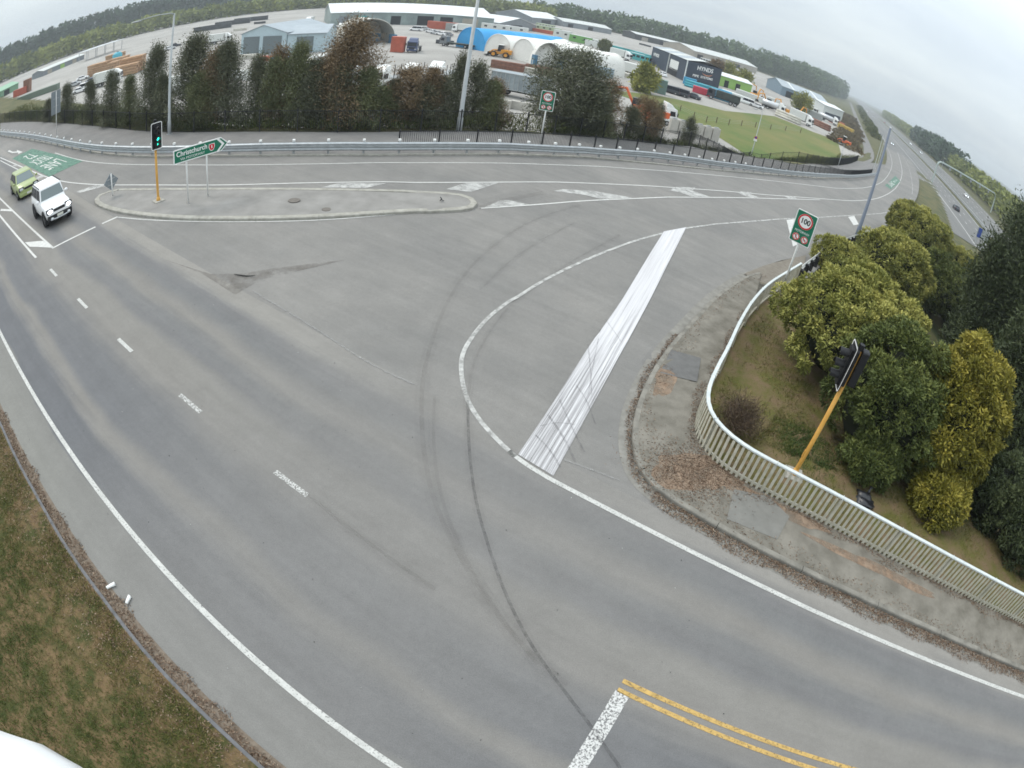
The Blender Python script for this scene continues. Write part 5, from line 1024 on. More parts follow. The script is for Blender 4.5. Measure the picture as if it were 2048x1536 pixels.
# open canopy on posts and far left sheds
A = np.array(gp(172, 122, LOW)); B = np.array(gp(246, 97, LOW)); L = np.hypot(*(B-A)); t = thing('canopy', 'long white flat canopy on thin posts at the left of the yard', 'canopy', (*A, LOW), math.atan2(*(B-A)[::-1]))
for k in range(6): MB().box((L*(k+.5)/6, 3.5, 5.2+.25*(k % 2)*.3), (L/6-.2, 9, .25)).build('roof_panel', M_ROOFW, t)
for k in range(5):
    for yy in (.3, 6.5): MB().box((L*k/4*.96+.3, yy, 2.5), (.22, .22, 5)).build('post', M_GALV, t)
shed('green roofed low shed at the far left edge', (0,196), (36,178), 12, 3.0, 4.5, mat('shed_green', (.17, .30, .19), .7), mat('roof_green', (.22, .38, .26), .6), [(.2, .5, 2.4, M_DARKIN)], 'x')
shed('long low grey shed at the far left of the yard', (86,152), (168,118), 9, 2.6, 3.6, M_CLADG, M_ROOFP, [(.1, .2, 2.1, M_CLADT), (.4, .5, 2.1, M_LIME), (.7, .8, 2.1, M_CLADT)], 'x')
# concrete barrier blocks and machine bits below the bank
BL = ['grey concrete block at the left of the barrier row', 'grey concrete block second in the barrier row', 'grey concrete block third in the barrier row', 'grey concrete block fourth in the barrier row', 'grey concrete block fifth in the barrier row', 'grey concrete block at the right end of the barrier row']
pa, pb = np.array(gp(1335, 262, LOW)), np.array(gp(1435, 283, LOW)); n = 6; M_BLK = mat('barrier_concrete', (.42, .40, .36), .9, var=.15, scale=1)
for i in range(n):
    c = pa+(pb-pa)*(i+.5)/n; w = np.hypot(*(pb-pa))/n; t = thing('concrete_barrier', BL[i], 'barrier', (*c, LOW), math.atan2(*(pb-pa)[::-1]), 'concrete barrier row')
    MB().prism([(-w/2+.1, 0), (w/2-.1, 0), (w/2-.1, 2.2), (-w/2+.1, 2.2)], -.35, .35).build('block', M_BLK, t); MB().box((0, 0, 2.28), (w*.5, .3, .16)).build('lifting_lug', M_GALVD, t)
for lab, px, col in [('white and orange sprayer frame parked behind the dark trees', (1290,250), M_PLANTO), ('white trailer frame next to the sprayer', (1262,255), CW), ('orange road roller beside the concrete barriers', (1330,248), M_PLANTO)]:
    x, y = gp(*px, LOW); t = thing('site_trailer', lab, 'trailer', (x, y, LOW), R(20)); MB().box((0, 0, .9), (3.6, 1.6, .25)).build('deck', CW, t); MB().tube([(1.8, 0, .9), (3.2, 0, .7)], .08, 6).build('drawbar', M_TRIM, t); bevel(MB().box((-.5, 0, 1.6), (1.6, 1.3, 1.1)).build('machine', col, t), .15, 2); add_wheels(t, (-.2, -1.1), .95, .4, .25)
# low retaining blocks at the yard edge behind the tipper
for i, lab in enumerate(['low pale wall block left of the tipper truck wheels', 'low pale wall block below the tipper truck', 'low pale wall block right of the motorway sign post']):
    x, y = gp(1000+i*42, 213+i*6, LOW); t = thing('wall_block', lab, 'block', (x, y, LOW), R(-10), 'retaining blocks at the yard edge'); bevel(MB().box((0, 0, .6), (3.0, .8, 1.2)).build('block', M_BLK, t), .04, 1); MB().box((0, 0, 1.24), (.5, .2, .1)).build('lifting_lug', M_GALVD, t)
# paddock fence posts with wires
px = [(1338,217),(1360,222),(1387,236),(1412,245),(1432,246),(1457,250),(1482,252),(1510,255),(1540,259),(1570,262),(1600,266)]
t = thing('wire_fence', 'thin wire fence on wooden posts across the paddock', 'fence'); pm = MB().box((0, 0, .6), (.14, .14, 1.4)).mesh('post', mat('post_wood', (.12, .09, .06), .9)); PP_ = [gp(*q, LOW) for q in px]
for p in PP_: o = link('post', pm, t); o.location = (*p, LOW)
for z in (.5, .85, 1.15):
    for a, b in zip(PP_[:-1], PP_[1:]): MB().tube([(*a, LOW+z), (*b, LOW+z)], .012, 4).build('wire', M_GALVD, t)

# ================================================================== MOTORWAY
def mw(a, o, z=LOW+.05): q = MDIR*a+MNOR*o; return (q[0], q[1], z)
def mstrip(o0, o1, a0, a1, z, m, name, n=1, parent=None):
    mb = MB(); st = [a0+(a1-a0)*i/n for i in range(n+1)]
    for a in st: mb.v += [mw(a, o0, z), mw(a, o1, z)]
    mb.f = [(2*i, 2*i+1, 2*i+3, 2*i+2) for i in range(n)]; mb.m = [0]*n; return mb.build(name, m, parent)
MWO = struct(mstrip(-23.0, -69.0, 120, 3500, LOW+.03, M_MW, 'motorway', 20))
for o in (-24.0, -35.5+.0, -46.3, -51.5, -66.5): mstrip(o+.12, o-.12, 120 if o < -30 else 290, 1500, LOW+.05, M_WHITE, 'edge_line', 10, MWO)
for o in (-31.8, -39.2, -42.8, -55, -58.7, -62.3):
    for a in np.arange(150, 480, 10): mstrip(o+.10, o-.10, a, a+3.2, LOW+.05, M_WHITE, 'lane_dash', 1, MWO)
mb = MB(); st = np.arange(130, 900, 12)
t = thing('median_barrier', 'low grey cable barrier along the motorway median', 'barrier')
for a in np.arange(140, 600, 20): o = MB().box(((mw(a+10, -49)[0]), mw(a+10, -49)[1], LOW+.55), (20, .35, .8), MA).build('barrier_rail', M_GALVD, t)
mstrip(-46.8, -51.0, 120, 900, LOW+.045, M_GRASS, 'median', 6, MWO)
# gantry: arched frame over the far side of the carriageway
g0 = np.array(mw(214, -37.3)[:2]); g1 = np.array(mw(254, -75.7)[:2]); gd = (g1-g0); gL = np.hypot(*gd); t = thing('motorway_gantry', 'pale arched steel gantry spanning the motorway lanes', 'gantry', (*g0, LOW), math.atan2(gd[1], gd[0]))
M_GAN = mat('gantry_steel', (.40, .46, .44), .5)
for x0 in (0, gL): MB().tube([(x0, 0, 0), (x0, 0, 7.2)], .28, 8).build('leg', M_GAN, t)
MB().tube([(0, 0, 7.0), (.5, 0, 8.2), (2.0, 0, 9.0), (gL-2, 0, 9.0), (gL-.5, 0, 8.2), (gL, 0, 7.0)], .32, 8).build('beam', M_GAN, t, smooth=True)
for k in range(5): MB().box((gL*(k+1)/6, -.4, 8.1), (.9, .5, 1.0)).build('lane_signal', M_GALVD, t)
def simple_post(px, h, lab):
    x, y, z = mwpos(*px); t = thing('motorway_lamp', lab, 'street lamp', (x, y, z), MA, 'motorway lamp posts'); MB().tube([(0, 0, 0), (0, 0, h)], [.14, .08], 8).build('column', M_LAMP, t); MB().tube([(0, 0, h), (0, -1.8, h+.3)], .05, 6).build('arm', M_LAMP, t)
simple_post((1880, 345), 8.5, 'grey lamp post beside the gantry on the median'); simple_post((1822, 285), 9, 'grey lamp post in front of the dark tree clump')
for px, lab in [((1960, 486), 'blue backed signboard beyond the bushes beside the motorway')]:
    p = np.array(gp(*px, LOW))*.92; t = thing('signboard', lab, 'sign', (*p, LOW), face_cam(*p)+R(30)); [MB().tube([(k, 0, 0), (k, 0, 4.2)], .1, 8).build('post', M_GALVD, t) for k in (-1.2, 1.2)]; MB().box((0, -.1, 3.2), (3.6, .08, 2.2)).build('sign_plate', M_GALV, t); MB().box((-1.1, -.16, 3.2), (1.0, .05, 2.1)).build('blue_panel', M_SBLUE, t)
# more of the yard's clutter
def pallet_stack(label, px, n, L, m, yaw):
    x, y = gp(*px, LOW); t = thing('pallet_stack', label, 'stack', (x, y, LOW), R(yaw), 'stacked goods in the yard'); p = MB().box((0, 0, 0), (L, 1.3, .55)).mesh('layer', m)
    for i in range(n): o = link('layer', p, t); o.location = (random.uniform(-.1, .1), random.uniform(-.08, .08), .3+i*.6)
def pipe_bundle(label, px, L, r, m, yaw):
    x, y = gp(*px, LOW); t = thing('pipe_bundle', label, 'pipes', (x, y, LOW), R(yaw), 'stacked goods in the yard'); p = MB().cyl((0, 0, 0), r, L, 'x', 10).mesh('pipe', m, True)
    for k, row in enumerate((4, 3, 2)):
        for i in range(row): o = link('pipe', p, t); o.location = (0, (i-(row-1)/2)*2*r, r+k*r*1.73)
M_PALE = mat('goods_pale', (.50, .48, .42), .8, var=.2, scale=1); M_RUST = mat('goods_rust', (.20, .10, .07), .9, var=.3, scale=1.5); M_DKG = mat('goods_dark', (.07, .075, .08), .8, var=.3, scale=1)
for i, (lab, px, n, L, m, yw) in enumerate([('rusty frame stack behind the tipper truck', (1015,139), 3, 7, M_RUST, -10), ('pale frame stack next to the rusty one', (1045,143), 2, 6, M_PALE, -10), ('rusty frame stack right of the pale frames', (1078,147), 3, 6, M_RUST, -10), ('dark crate stack left of the blue shelter', (890,88), 2, 5, M_DKG, 5), ('pale goods stack in front of the workshop doors', (500,118), 2, 5, M_PALE, 5), ('red goods stack in front of the workshop doors', (540,122), 2, 5, CRED, 0), ('blue goods stack between trees near the workshop', (560,130), 3, 4, MATS['pipe_blue'], 0), ('pale goods stack right of the workshop wing', (672,112), 3, 5, M_PALE, 0), ('pale goods stack between the workshop and arch', (690,122), 3, 5, M_PALE, 10), ('white bag stack among the left trees', (350,170), 3, 4, CWHT, 10), ('white bag stack lower among the left trees', (345,190), 3, 4, CWHT, 10), ('white bag stack between trees by the workshop', (480,160), 3, 5, CWHT, 0), ('pale crates far back on the open yard', (480,62), 2, 6, M_PALE, 10), ('dark crates far back on the open yard', (520,48), 2, 6, M_DKG, 10), ('pale crates below the long warehouse', (720,62), 2, 6, M_PALE, 0), ('dark goods below the cabin row', (1110,98), 2, 8, M_DKG, -20), ('pale slabs right of the last shelter', (1222,130), 2, 8, M_PALE, -20), ('blue tarpaulin heap on the open gravel', (1216,124), 1, 3, MATS['pipe_blue'], -20), ('pale slabs before the round olive tree', (1235,150), 2, 7, M_PALE, -20), ('dark goods row by the dark long shed', (1290,92), 2, 8, M_DKG, -25), ('pale crates by the dark long shed', (1325,98), 3, 5, M_PALE, -25), ('white crates by the dark long shed', (1345,103), 3, 5, CWHT, -25)]): pallet_stack(lab, px, n, L, m, yw)
for lab, px, L, r, m, yw in [('white pipe bundle behind the paddock', (1470,200), 9, .4, CWHT, -20), ('teal pipe bundle by the pipe building corner', (1392,178), 7, .4, MATS['pipe_teal'], -15), ('blue pipe bundle at the pipe building end', (1440,199), 6, .5, MATS['pipe_blue'], -15), ('pale pipe bundle at the machine row', (1575,240), 8, .4, M_PALE, -30), ('rust pipe bundle at the far depot', (1640,255), 7, .4, M_RUST, -40)]: pipe_bundle(lab, px, L, r, m, R(yw)*57.3)
def bus(label, px, L, m, yaw):
    x, y = gp(*px, LOW); t = thing('bus', label, 'bus', (x, y, LOW), R(yaw), 'buses in the yard'); bevel(MB().box((0, 0, 1.75), (L, 2.5, 2.7)).build('body', m, t), .12, 2)
    n = int(L/1.6)
    for i in range(n):
        for sy in (-1, 1): MB().box((-L/2+L*(i+.5)/n, sy*1.26, 2.15), (1.3, .05, .9)).build('side_window', M_GLASSD, t)
    MB().box((L/2+.0, 0, 2.0), (.06, 2.1, 1.3)).build('windscreen', M_GLASSD, t); MB().box((0, 0, 3.14), (L*.5, 1.4, .2)).build('roof_pod', M_ROOFW, t); add_wheels(t, (L*.32, -L*.28), 1.25, .5, .3)
for lab, px, L, m, yw in [('pale green bus parked behind the cabin row', (1090,58), 11, CPGR, -20), ('white bus parked at the end of the cabin row', (1190,92), 11, CWHT, -24), ('teal bus nearest the navy pipe building', (1272,122), 11, M_TEAL, -26), ('white bus by the pale long building', (1415,128), 10, CWHT, -18), ('white bus beside the striped roof building', (1612,222), 10, CWHT, -36)]: bus(lab, px, L, m, yw)
truck('white box truck behind the dark trees by the lamp column', yard(640, 150), R(-100), CW, 'box', CWHT, 8.5)
truck('white truck half hidden behind the tall bronze tree', yard(735, 175), R(-120), CW, 'flat', M_DKG, 8.5)
truck('blue truck at the far end of the shelters', yard(1255, 150), R(150), paint('truck_blue', (.04, .16, .3), .4), 'box', CWHT, 8)
truck('white truck with pale box by the timber stacks', yard(215, 170), R(30), CW, 'box', CWHT, 8)

for lab, px, L, yw in [('dark rail wagon at the left end of the far siding', (425,60), 20, 22), ('dark rail wagon in the middle of the far siding', (465,50), 20, 20), ('dark rail wagon at the right end of the far siding', (502,43), 20, 18)]: container(lab, px, L, 2.6, R(yw), M_DKG, name='rail_wagon', cat='wagon')
for lab, px, yw, b, m in [('pale box truck left of the workshop', (440,88), 20, 'box', CWHT), ('white flat truck in the middle of the open yard', (700,140), -100, 'flat', M_DKG), ('white truck beside the grey container', (925,66), 170, 'box', CWHT), ('silver tank truck behind the machine row', (1545,222), -25, 'tank', MATS['tank_steel']), ('white truck in the far depot row', (1600,246), -35, 'box', CWHT), ('white truck behind the concrete barriers', (1300,240), 10, 'flat', M_DKG), ('white truck at the right end of the cabin row', (1240,118), -25, 'box', CWHT)]: truck(lab, yard(*px), R(yw), CW, b, m, 8)

# ================================================================== VEGETATION
def leaf_mat(name, c1, c2, c3):
    m = bpy.data.materials.new(name); m.use_nodes = True; t = m.node_tree; b = t.nodes['Principled BSDF']; b.inputs['Roughness'].default_value = .65; b.inputs['Specular IOR Level'].default_value = .25
    at = N(t, 'ShaderNodeAttribute', attribute_name='tint'); rp = N(t, 'ShaderNodeValToRGB'); t.links.new(at.outputs['Fac'], rp.inputs[0])
    e = rp.color_ramp.elements; e[0].color = (*c1, 1); e[1].color = (*c3, 1); q = e.new(.5); q.color = (*c2, 1)
    t.links.new(rp.outputs[0], b.inputs['Base Color']); return m
def leaves(C, D, ln, wd, tint, rng, spread=.9, bend=.25):
    # one bent leaf (two quads) per centre; D = outward direction
    n = len(C); J = rng.normal(0, spread, (n, 3)); d = D+J; d /= np.linalg.norm(d, axis=1)[:, None]+1e-9
    s = np.cross(d, rng.normal(0, 1, (n, 3))); s /= np.linalg.norm(s, axis=1)[:, None]+1e-9; nn = np.cross(d, s)
    l = (ln*rng.uniform(.6, 1.35, n))[:, None]; w = (wd*rng.uniform(.6, 1.3, n))[:, None]
    m = C+d*l*.5-nn*l*bend*.3; e = C+d*l-nn*l*bend
    V = np.stack([C-s*w*.25, C+s*w*.25, m+s*w*.5, m-s*w*.5, e+s*w*.12, e-s*w*.12], 1).reshape(-1, 3)
    b = np.arange(n)*6; F = np.stack([np.stack([b, b+1, b+2, b+3], 1), np.stack([b+3, b+2, b+4, b+5], 1)], 1).reshape(-1, 4)
    return V, F, np.repeat(tint, 6)
def raw_mesh(name, V, F, tint, m, extra=None):
    me = bpy.data.meshes.new(name); me.vertices.add(len(V)); me.vertices.foreach_set('co', V.ravel()); me.loops.add(F.size); me.loops.foreach_set('vertex_index', F.ravel().astype(np.int32))
    me.polygons.add(len(F)); me.polygons.foreach_set('loop_start', np.arange(0, F.size, 4, dtype=np.int32)); me.update(calc_edges=True)
    a = me.attributes.new('tint', 'FLOAT', 'POINT'); a.data.foreach_set('value', np.clip(tint, 0, 1).astype(np.float32)); me.materials.append(m); return me
M_BARK = mat('bark', (.055, .042, .032), .95, var=.3, scale=6)
LM_DARK = leaf_mat('foliage_dark', (0.061, 0.072, 0.046), (0.112, 0.119, 0.073), (0.176, 0.173, 0.099))
LM_RED = leaf_mat('foliage_bronze', (0.096, 0.079, 0.047), (0.193, 0.137, 0.077), (0.291, 0.190, 0.103))
LM_MID = leaf_mat('foliage_mid', (0.072, 0.090, 0.043), (0.138, 0.152, 0.073), (0.233, 0.233, 0.102))
def tree_parts(seed, Ht, Rd, lm, nleaf=5200, ncl=95, shape='col', ll=.30, lw=.075):
    rng = np.random.default_rng(seed); rr = random.Random(seed)
    tk = MB(); top = Ht*.93; pts = [(0, 0, -.4)]; x = y = 0
    for i in range(1, 8): x += rr.uniform(-.07, .07)*Rd; y += rr.uniform(-.07, .07)*Rd; pts.append((x, y, top*i/7))
    tk.tube(pts, [.15-.018*i for i in range(8)], 7)
    C = []
    for i in range(ncl):
        z = Ht*(.06+.92*rng.uniform()**.9); u = z/Ht
        a = rng.uniform(0, 2*math.pi)
        rmax = Rd*(1.12*(1-u)**.62*(1+.28*math.sin(a*2+u*9+seed))+.05) if shape == 'col' else Rd*math.sqrt(max(.03, 1-((u-.55)/.47)**2))
        q = rmax*(rng.uniform()**.55); k = min(7, int(u*7)); px, py = pts[k][0], pts[k][1]
        c = np.array([px+q*math.cos(a), py+q*math.sin(a), z]); C.append(c)
        if i % 3 == 0: tk.tube([(px, py, max(.2, z-q*.9)), tuple((np.array([px, py, z-q*.5])+c)/2), tuple(c)], [.045, .03, .012], 5)
    C = np.array(C); idx = rng.integers(0, ncl, nleaf); sp = Rd*.17 if shape == 'col' else Rd*.14
    P = C[idx]+rng.normal(0, 1, (nleaf, 3))*np.array([sp, sp, sp*1.25]); D = P-C[idx]; D /= np.linalg.norm(D, axis=1)[:, None]+1e-9; D[:, 2] += .35
    keep = P[:, 2] > .1; P, D, idx = P[keep], D[keep], idx[keep]
    ct = rng.uniform(.1, .8, ncl); tint = ct[idx]*.65+rng.uniform(0, .35, len(P))
    V, F, T = leaves(P, D, ll, lw, tint, rng, .8)
    return tk.mesh('trunk', M_BARK, True), raw_mesh('crown', V, F, T, lm)
TREEV = {}
def fence_hit(az):
    d = np.array([math.sin(az), math.cos(az)]); best = None
    for a, b in zip(FENCE_LINE[:-1], FENCE_LINE[1:]):
        a, b = np.array(a), np.array(b); e = b-a; M = np.array([[d[0], -e[0]], [d[1], -e[1]]])
        det = np.linalg.det(M)
        if abs(det) < 1e-9: continue
        r, s_ = np.linalg.solve(M, a)
        if -.02 <= s_ <= 1.02 and r > 0: best = r if best is None else min(best, r)
    return best
for k, (seed, lm, sh) in enumerate([(11, LM_DARK, 'col'), (12, LM_RED, 'col'), (13, LM_MID, 'col'), (14, LM_DARK, 'col'), (15, LM_RED, 'round'), (16, LM_DARK, 'round'), (17, LM_MID, 'round')]): TREEV[k] = (tree_parts(seed, 6.0, 1.35 if sh == 'col' else 1.5, lm, 13000, 130, sh, .17, .042), 6.0, 2.7 if sh == 'col' else 2.9)
TREEV[7] = (tree_parts(18, 9.0, 2.3, LM_RED, 30000, 240, 'col', .17, .045), 9.0, 4.4)
TREEV[8] = (tree_parts(19, 8.0, 2.4, LM_DARK, 30000, 240, 'round', .18, .05), 8.0, 4.6)
TREEV[9] = (tree_parts(20, 7.0, 1.7, LM_DARK, 19000, 160, 'col', .17, .045), 7.0, 3.3)
TREEV[10] = (tree_parts(23, 7.0, 1.6, LM_MID, 19000, 150, 'col', .17, .045), 7.0, 3.2)
FT = [(97,198,26,0,2),(133,168,36,0,2.2),(185,158,36,3,2.2),(228,142,44,0,2.5),(256,155,40,2,2.2),(303,98,66,9,2.8),(328,150,44,3,2.2),(382,78,78,9,3),(425,104,62,1,2.6),(468,86,72,9,3.0),(515,110,60,0,2.6),(548,120,52,2,2.4),(570,98,62,1,3),(604,92,62,10,3),(638,118,54,3,2.5),(660,112,58,1,3.2),(712,48,112,7,3.2),(742,140,70,2,2.2),(690,130,66,0,2.2),(800,160,44,3,2.4),(832,132,80,4,2.8),(868,138,62,1,3),(900,152,58,0,2.6),(926,108,38,0,3.4),(962,126,56,0,3),(996,160,48,1,2.6),(985,165,50,2,2.3),(1150,104,116,8,4.2),(1182,165,60,5,2.6),(1232,162,58,4,3),(1300,196,52,4,3),(1322,208,26,0,3.4),(1272,215,40,3,2.6),(1385,235,18,0,3.2),(405,150,60,10,2),(625,150,62,9,2),(770,175,50,2,2),(850,170,60,3,2),(1205,205,50,2,2.2)]
ADJ = ['slender', 'bushy', 'ragged', 'narrow', 'leaning', 'dense', 'open', 'feathery']
def near_name(x):
    for lim, nm in [(150, 'the tall grey backed sign'), (270, 'its left end'), (345, 'the long armed lamp column'), (470, 'the traffic signal'), (620, 'the workshop'), (760, 'the arch canopy'), (880, 'the white log trucks'), (990, 'the thick lamp column'), (1100, 'the tipper truck'), (1210, 'the motorway sign'), (1420, 'the concrete barrier row')]:
        if x < lim: return nm
seen = {}
for i, (px, py, wpx, v, k) in enumerate(FT):
    d = ray(px, py); az = math.atan2(d[0], d[1]); r = fence_hit(az)
    if r is None: r = 45
    r += k; x, y = math.sin(az)*r, math.cos(az)*r; z = H(x, y); zt = CAM_H+d[2]/math.hypot(d[0], d[1])*r; h = zt-z; wd = wpx/F_PX*math.hypot(r, CAM_H-zt)
    col = ['dark green', 'bronze tinged', 'olive green', 'dark green', 'bronze tinged', 'dark green', 'olive green', 'bronze tinged', 'dark green', 'dark green', 'olive green'][v]
    size = 'tall' if h > 6.5 else ('medium' if h > 4.6 else 'small'); base = '%s %s' % (size, col); nm = near_name(px); key = (base, nm); seen[key] = seen.get(key, 0)+1
    lab = '%s%s tree behind the black fence near %s' % ('' if seen[key] == 1 else ADJ[(seen[key]+i) % 8]+' ', base, nm)
    t = thing('fence_tree', lab, 'tree', (x, y, z), random.uniform(0, 6.28), 'trees behind the black fence'); (tk, cr_), vh, vw = TREEV[v]
    ws = max(.55*2.7/vw, wd/vw)*1.3; t.scale = (ws, ws*random.uniform(.85, 1.15), h/vh); t.rotation_euler = (random.uniform(-.06, .06), random.uniform(-.06, .06), random.uniform(0, 6.28)); link('trunk', tk, t); link('crown', cr_, t)
# undergrowth at the foot of the fence
LM_SHRUB = leaf_mat('foliage_shrub', (.035, .052, .014), (.075, .090, .022), (.15, .135, .04))
def stuff_leaves(name, C, D, ln, wd, m, rng, spread=.9, bend=.25, tint=None):
    T = rng.uniform(0, 1, len(C)) if tint is None else tint; V, F, T = leaves(C, D, ln, wd, T, rng, spread, bend); o = link(name, raw_mesh(name, V, F, T, m)); o['kind'] = 'stuff'; return o
rng = np.random.default_rng(3); FLn = resample(FENCE_LINE, 400); FO = np.array(offset(FLn, 1.0))-FLn; n = 46000
ii = np.clip(rng.integers(0, 400, n)+rng.normal(0, 1, n).astype(int), 0, 399); dist = rng.uniform(.3, 4.5, n); base = FLn[ii]+FO[ii]*dist[:, None]+rng.normal(0, .2, (n, 2))
clump = .25+.5*np.clip(np.sin(ii*.21)+np.sin(ii*.083+1)+.4*rng.normal(0, 1, n), 0, 2)/2; C = np.column_stack([base, Hn(base)+rng.uniform(0, 1, n)*clump*1.7]); D = np.tile([0, 0, .8], (n, 1))
o = stuff_leaves('undergrowth', C, D, .38, .05, LM_SHRUB, rng, .45, .5, np.clip(clump*.6+rng.uniform(0, .4, n), 0, 1)); o['label'] = 'mixed grass and low shrubs along the fence'; o['category'] = 'undergrowth'

# ---- big bushes on the corner bank
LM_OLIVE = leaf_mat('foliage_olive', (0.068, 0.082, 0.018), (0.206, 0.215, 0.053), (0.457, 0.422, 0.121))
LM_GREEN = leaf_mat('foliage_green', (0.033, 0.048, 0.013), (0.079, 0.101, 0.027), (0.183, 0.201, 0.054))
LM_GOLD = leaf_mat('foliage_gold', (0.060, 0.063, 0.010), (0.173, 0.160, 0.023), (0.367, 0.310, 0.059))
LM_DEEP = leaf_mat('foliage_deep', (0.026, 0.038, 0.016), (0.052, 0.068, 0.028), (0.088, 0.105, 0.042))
M_CORE = mat('bush_light_block', (.014, .018, .008), .95)
def bush(label, cpx, zc, rad, lm, seed, ncl=170, nl=26000, ll=.15, lw=.055, cl=.36, name='bush', dist=None):
    # cpx: pixel of crown centre, zc: its height above the local ground
    rng = np.random.default_rng(seed)
    d = ray(*cpx)
    if dist is None:
        z = 0.0
        for _ in range(60):
            k = (z+zc-CAM_H)/d[2]; x, y = d[0]*k, d[1]*k; z += .4*(H(x, y)-z)
    else: x, y = d[0]*dist, d[1]*dist; z = H(x, y)
    zcen = zc if dist is None else CAM_H+d[2]*dist-z
    t = thing(name, label, 'bush', (x, y, z), 0, 'bushes on the corner bank')
    u = rng.normal(0, 1, (ncl, 3)); u /= np.linalg.norm(u, axis=1)[:, None]; u[:, 2] = np.where(u[:, 2] < -.55, -u[:, 2], u[:, 2])
    R3 = np.array(rad); lump = (rng.uniform(.78, 1.04, ncl)+.14*np.sin(u[:, 0]*4+seed)*np.sin(u[:, 1]*5+u[:, 2]*4+seed))[:, None]; CC = u*R3*lump+np.array([0, 0, zcen])
    idx = rng.integers(0, ncl, nl); q = rng.normal(0, 1, (nl, 3)); q /= np.linalg.norm(q, axis=1)[:, None]
    rr_ = cl*rng.uniform(.55, 1.0, nl)**.5; n0 = u[idx]; q = q+n0*.9; q /= np.linalg.norm(q, axis=1)[:, None]; P = CC[idx]+q*rr_[:, None]*rng.uniform(.7, 1.3, ncl)[idx][:, None]
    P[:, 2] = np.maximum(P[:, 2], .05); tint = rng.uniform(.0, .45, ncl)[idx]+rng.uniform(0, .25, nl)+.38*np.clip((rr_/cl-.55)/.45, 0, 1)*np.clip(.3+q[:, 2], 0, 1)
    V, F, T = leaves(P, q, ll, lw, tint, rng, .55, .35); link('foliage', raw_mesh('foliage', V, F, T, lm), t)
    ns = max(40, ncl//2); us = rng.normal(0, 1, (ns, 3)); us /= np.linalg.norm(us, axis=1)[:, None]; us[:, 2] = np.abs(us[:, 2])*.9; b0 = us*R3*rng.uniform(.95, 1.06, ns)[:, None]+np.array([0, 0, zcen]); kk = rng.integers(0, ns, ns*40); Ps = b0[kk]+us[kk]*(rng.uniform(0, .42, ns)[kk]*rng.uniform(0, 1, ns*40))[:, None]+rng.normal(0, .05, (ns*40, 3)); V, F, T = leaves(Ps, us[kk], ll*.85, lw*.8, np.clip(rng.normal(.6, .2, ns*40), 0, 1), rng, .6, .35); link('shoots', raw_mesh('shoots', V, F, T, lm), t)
    core = MB(); core.sphere((0, 0, zcen), tuple(R3*.80), 16, 10); core.v = [(a*(1+.1*math.sin(7*a+5*b)), b*(1+.1*math.sin(6*b+4*c)), max(-.3, c)) for a, b, c in core.v]; core.build('light_block_core', M_CORE, t, smooth=True)  # dark lumpy ellipsoid added inside the foliage to block light
    MB().tube([(0, 0, -.5), (.05, .02, .6), (.1, -.05, zcen*.8)], [.16, .12, .06], 7).build('stem', M_BARK, t)
    for a in range(5): aa = a*1.26+seed; MB().tube([(.05, .02, .4), (math.cos(aa)*rad[0]*.35, math.sin(aa)*rad[1]*.35, zcen*.7), (math.cos(aa)*rad[0]*.72, math.sin(aa)*rad[1]*.72, zcen)], [.09, .06, .03], 6).build('limb', M_BARK, t)
    return t
bush('broad olive green bush beside the railing corner', (1715, 672), 1.9, (2.9, 2.4, 2.1), LM_OLIVE, 21, 420, 64000, .12, .05, .30)
bush('dark green bush behind the yellow signal pole', (1782, 815), 1.7, (2.1, 2.0, 2.3), LM_GREEN, 22, 240, 42000, .12, .048, .34)
bush('golden green bush beside the dark green one', (1905, 850), 2.2, (1.7, 1.75, 2.7), LM_GOLD, 23, 230, 40000, .14, .055, .35)
bush('shadowy deep green bush at the end of the slatted railing', (2040, 900), 1.9, (1.9, 1.8, 2.6), LM_DEEP, 24, 150, 22000, .15, .06, .36)
bush('low olive bush in front of the dark green bush foot', (1740, 925), .5, (.9, .7, .7), LM_GREEN, 25, 80, 12000, .11, .045, .24)
bush('low golden bush at the foot of the golden bush', (1880, 1000), .6, (1.0, .8, .8), LM_GOLD, 34, 90, 13000, .12, .05, .26)
bush('olive bush next to the guardrail lamp column', (1790, 535), 1.7, (3.0, 2.6, 2.1), LM_OLIVE, 26, 240, 36000, .18, .07, .44)
bush('mid green bush at the top of the bank above the motorway', (1850, 475), 1.8, (3.2, 2.9, 2.3), LM_OLIVE, 27, 230, 32000, .21, .08, .5)
bush('green bush between olive bushes on the bank', (1880, 580), 2.2, (3.0, 2.8, 2.6), LM_GREEN, 28, 210, 30000, .18, .07, .46)
bush('small olive shrub by the black guardrail posts', (1680, 520), .7, (1.7, 1.3, 1.0), LM_OLIVE, 29, 110, 14000, .13, .055, .3)
bush('olive tipped bush rising over the motorway edge', (1815, 450), 1.8, (2.2, 2.2, 2.0), LM_OLIVE, 30, 150, 19000, .22, .085, .45)
bush('deep green bush below the golden bush', (1990, 1000), 1.1, (1.4, 1.3, 1.5), LM_DEEP, 31, 110, 14000, .14, .055, .3)
bush('green bush filling the gap under the big dark tree', (1960, 730), 2.0, (2.4, 2.2, 2.6), LM_GREEN, 32, 180, 24000, .18, .07, .45)
bush('deep green bush behind the golden bush top', (1980, 690), 2.6, (2.0, 2.0, 2.4), LM_DEEP, 33, 150, 18000, .18, .07, .45)
bush('deep green bush past the end of the golden bushes', (2040, 1060), .9, (1.2, 1.2, 1.3), LM_DEEP, 35, 100, 14000, .14, .055, .3)
bush('mid green bush between the golden bush and the dark tree', (1935, 645), 2.4, (2.6, 2.4, 2.6), LM_GREEN, 36, 200, 26000, .18, .07, .45)
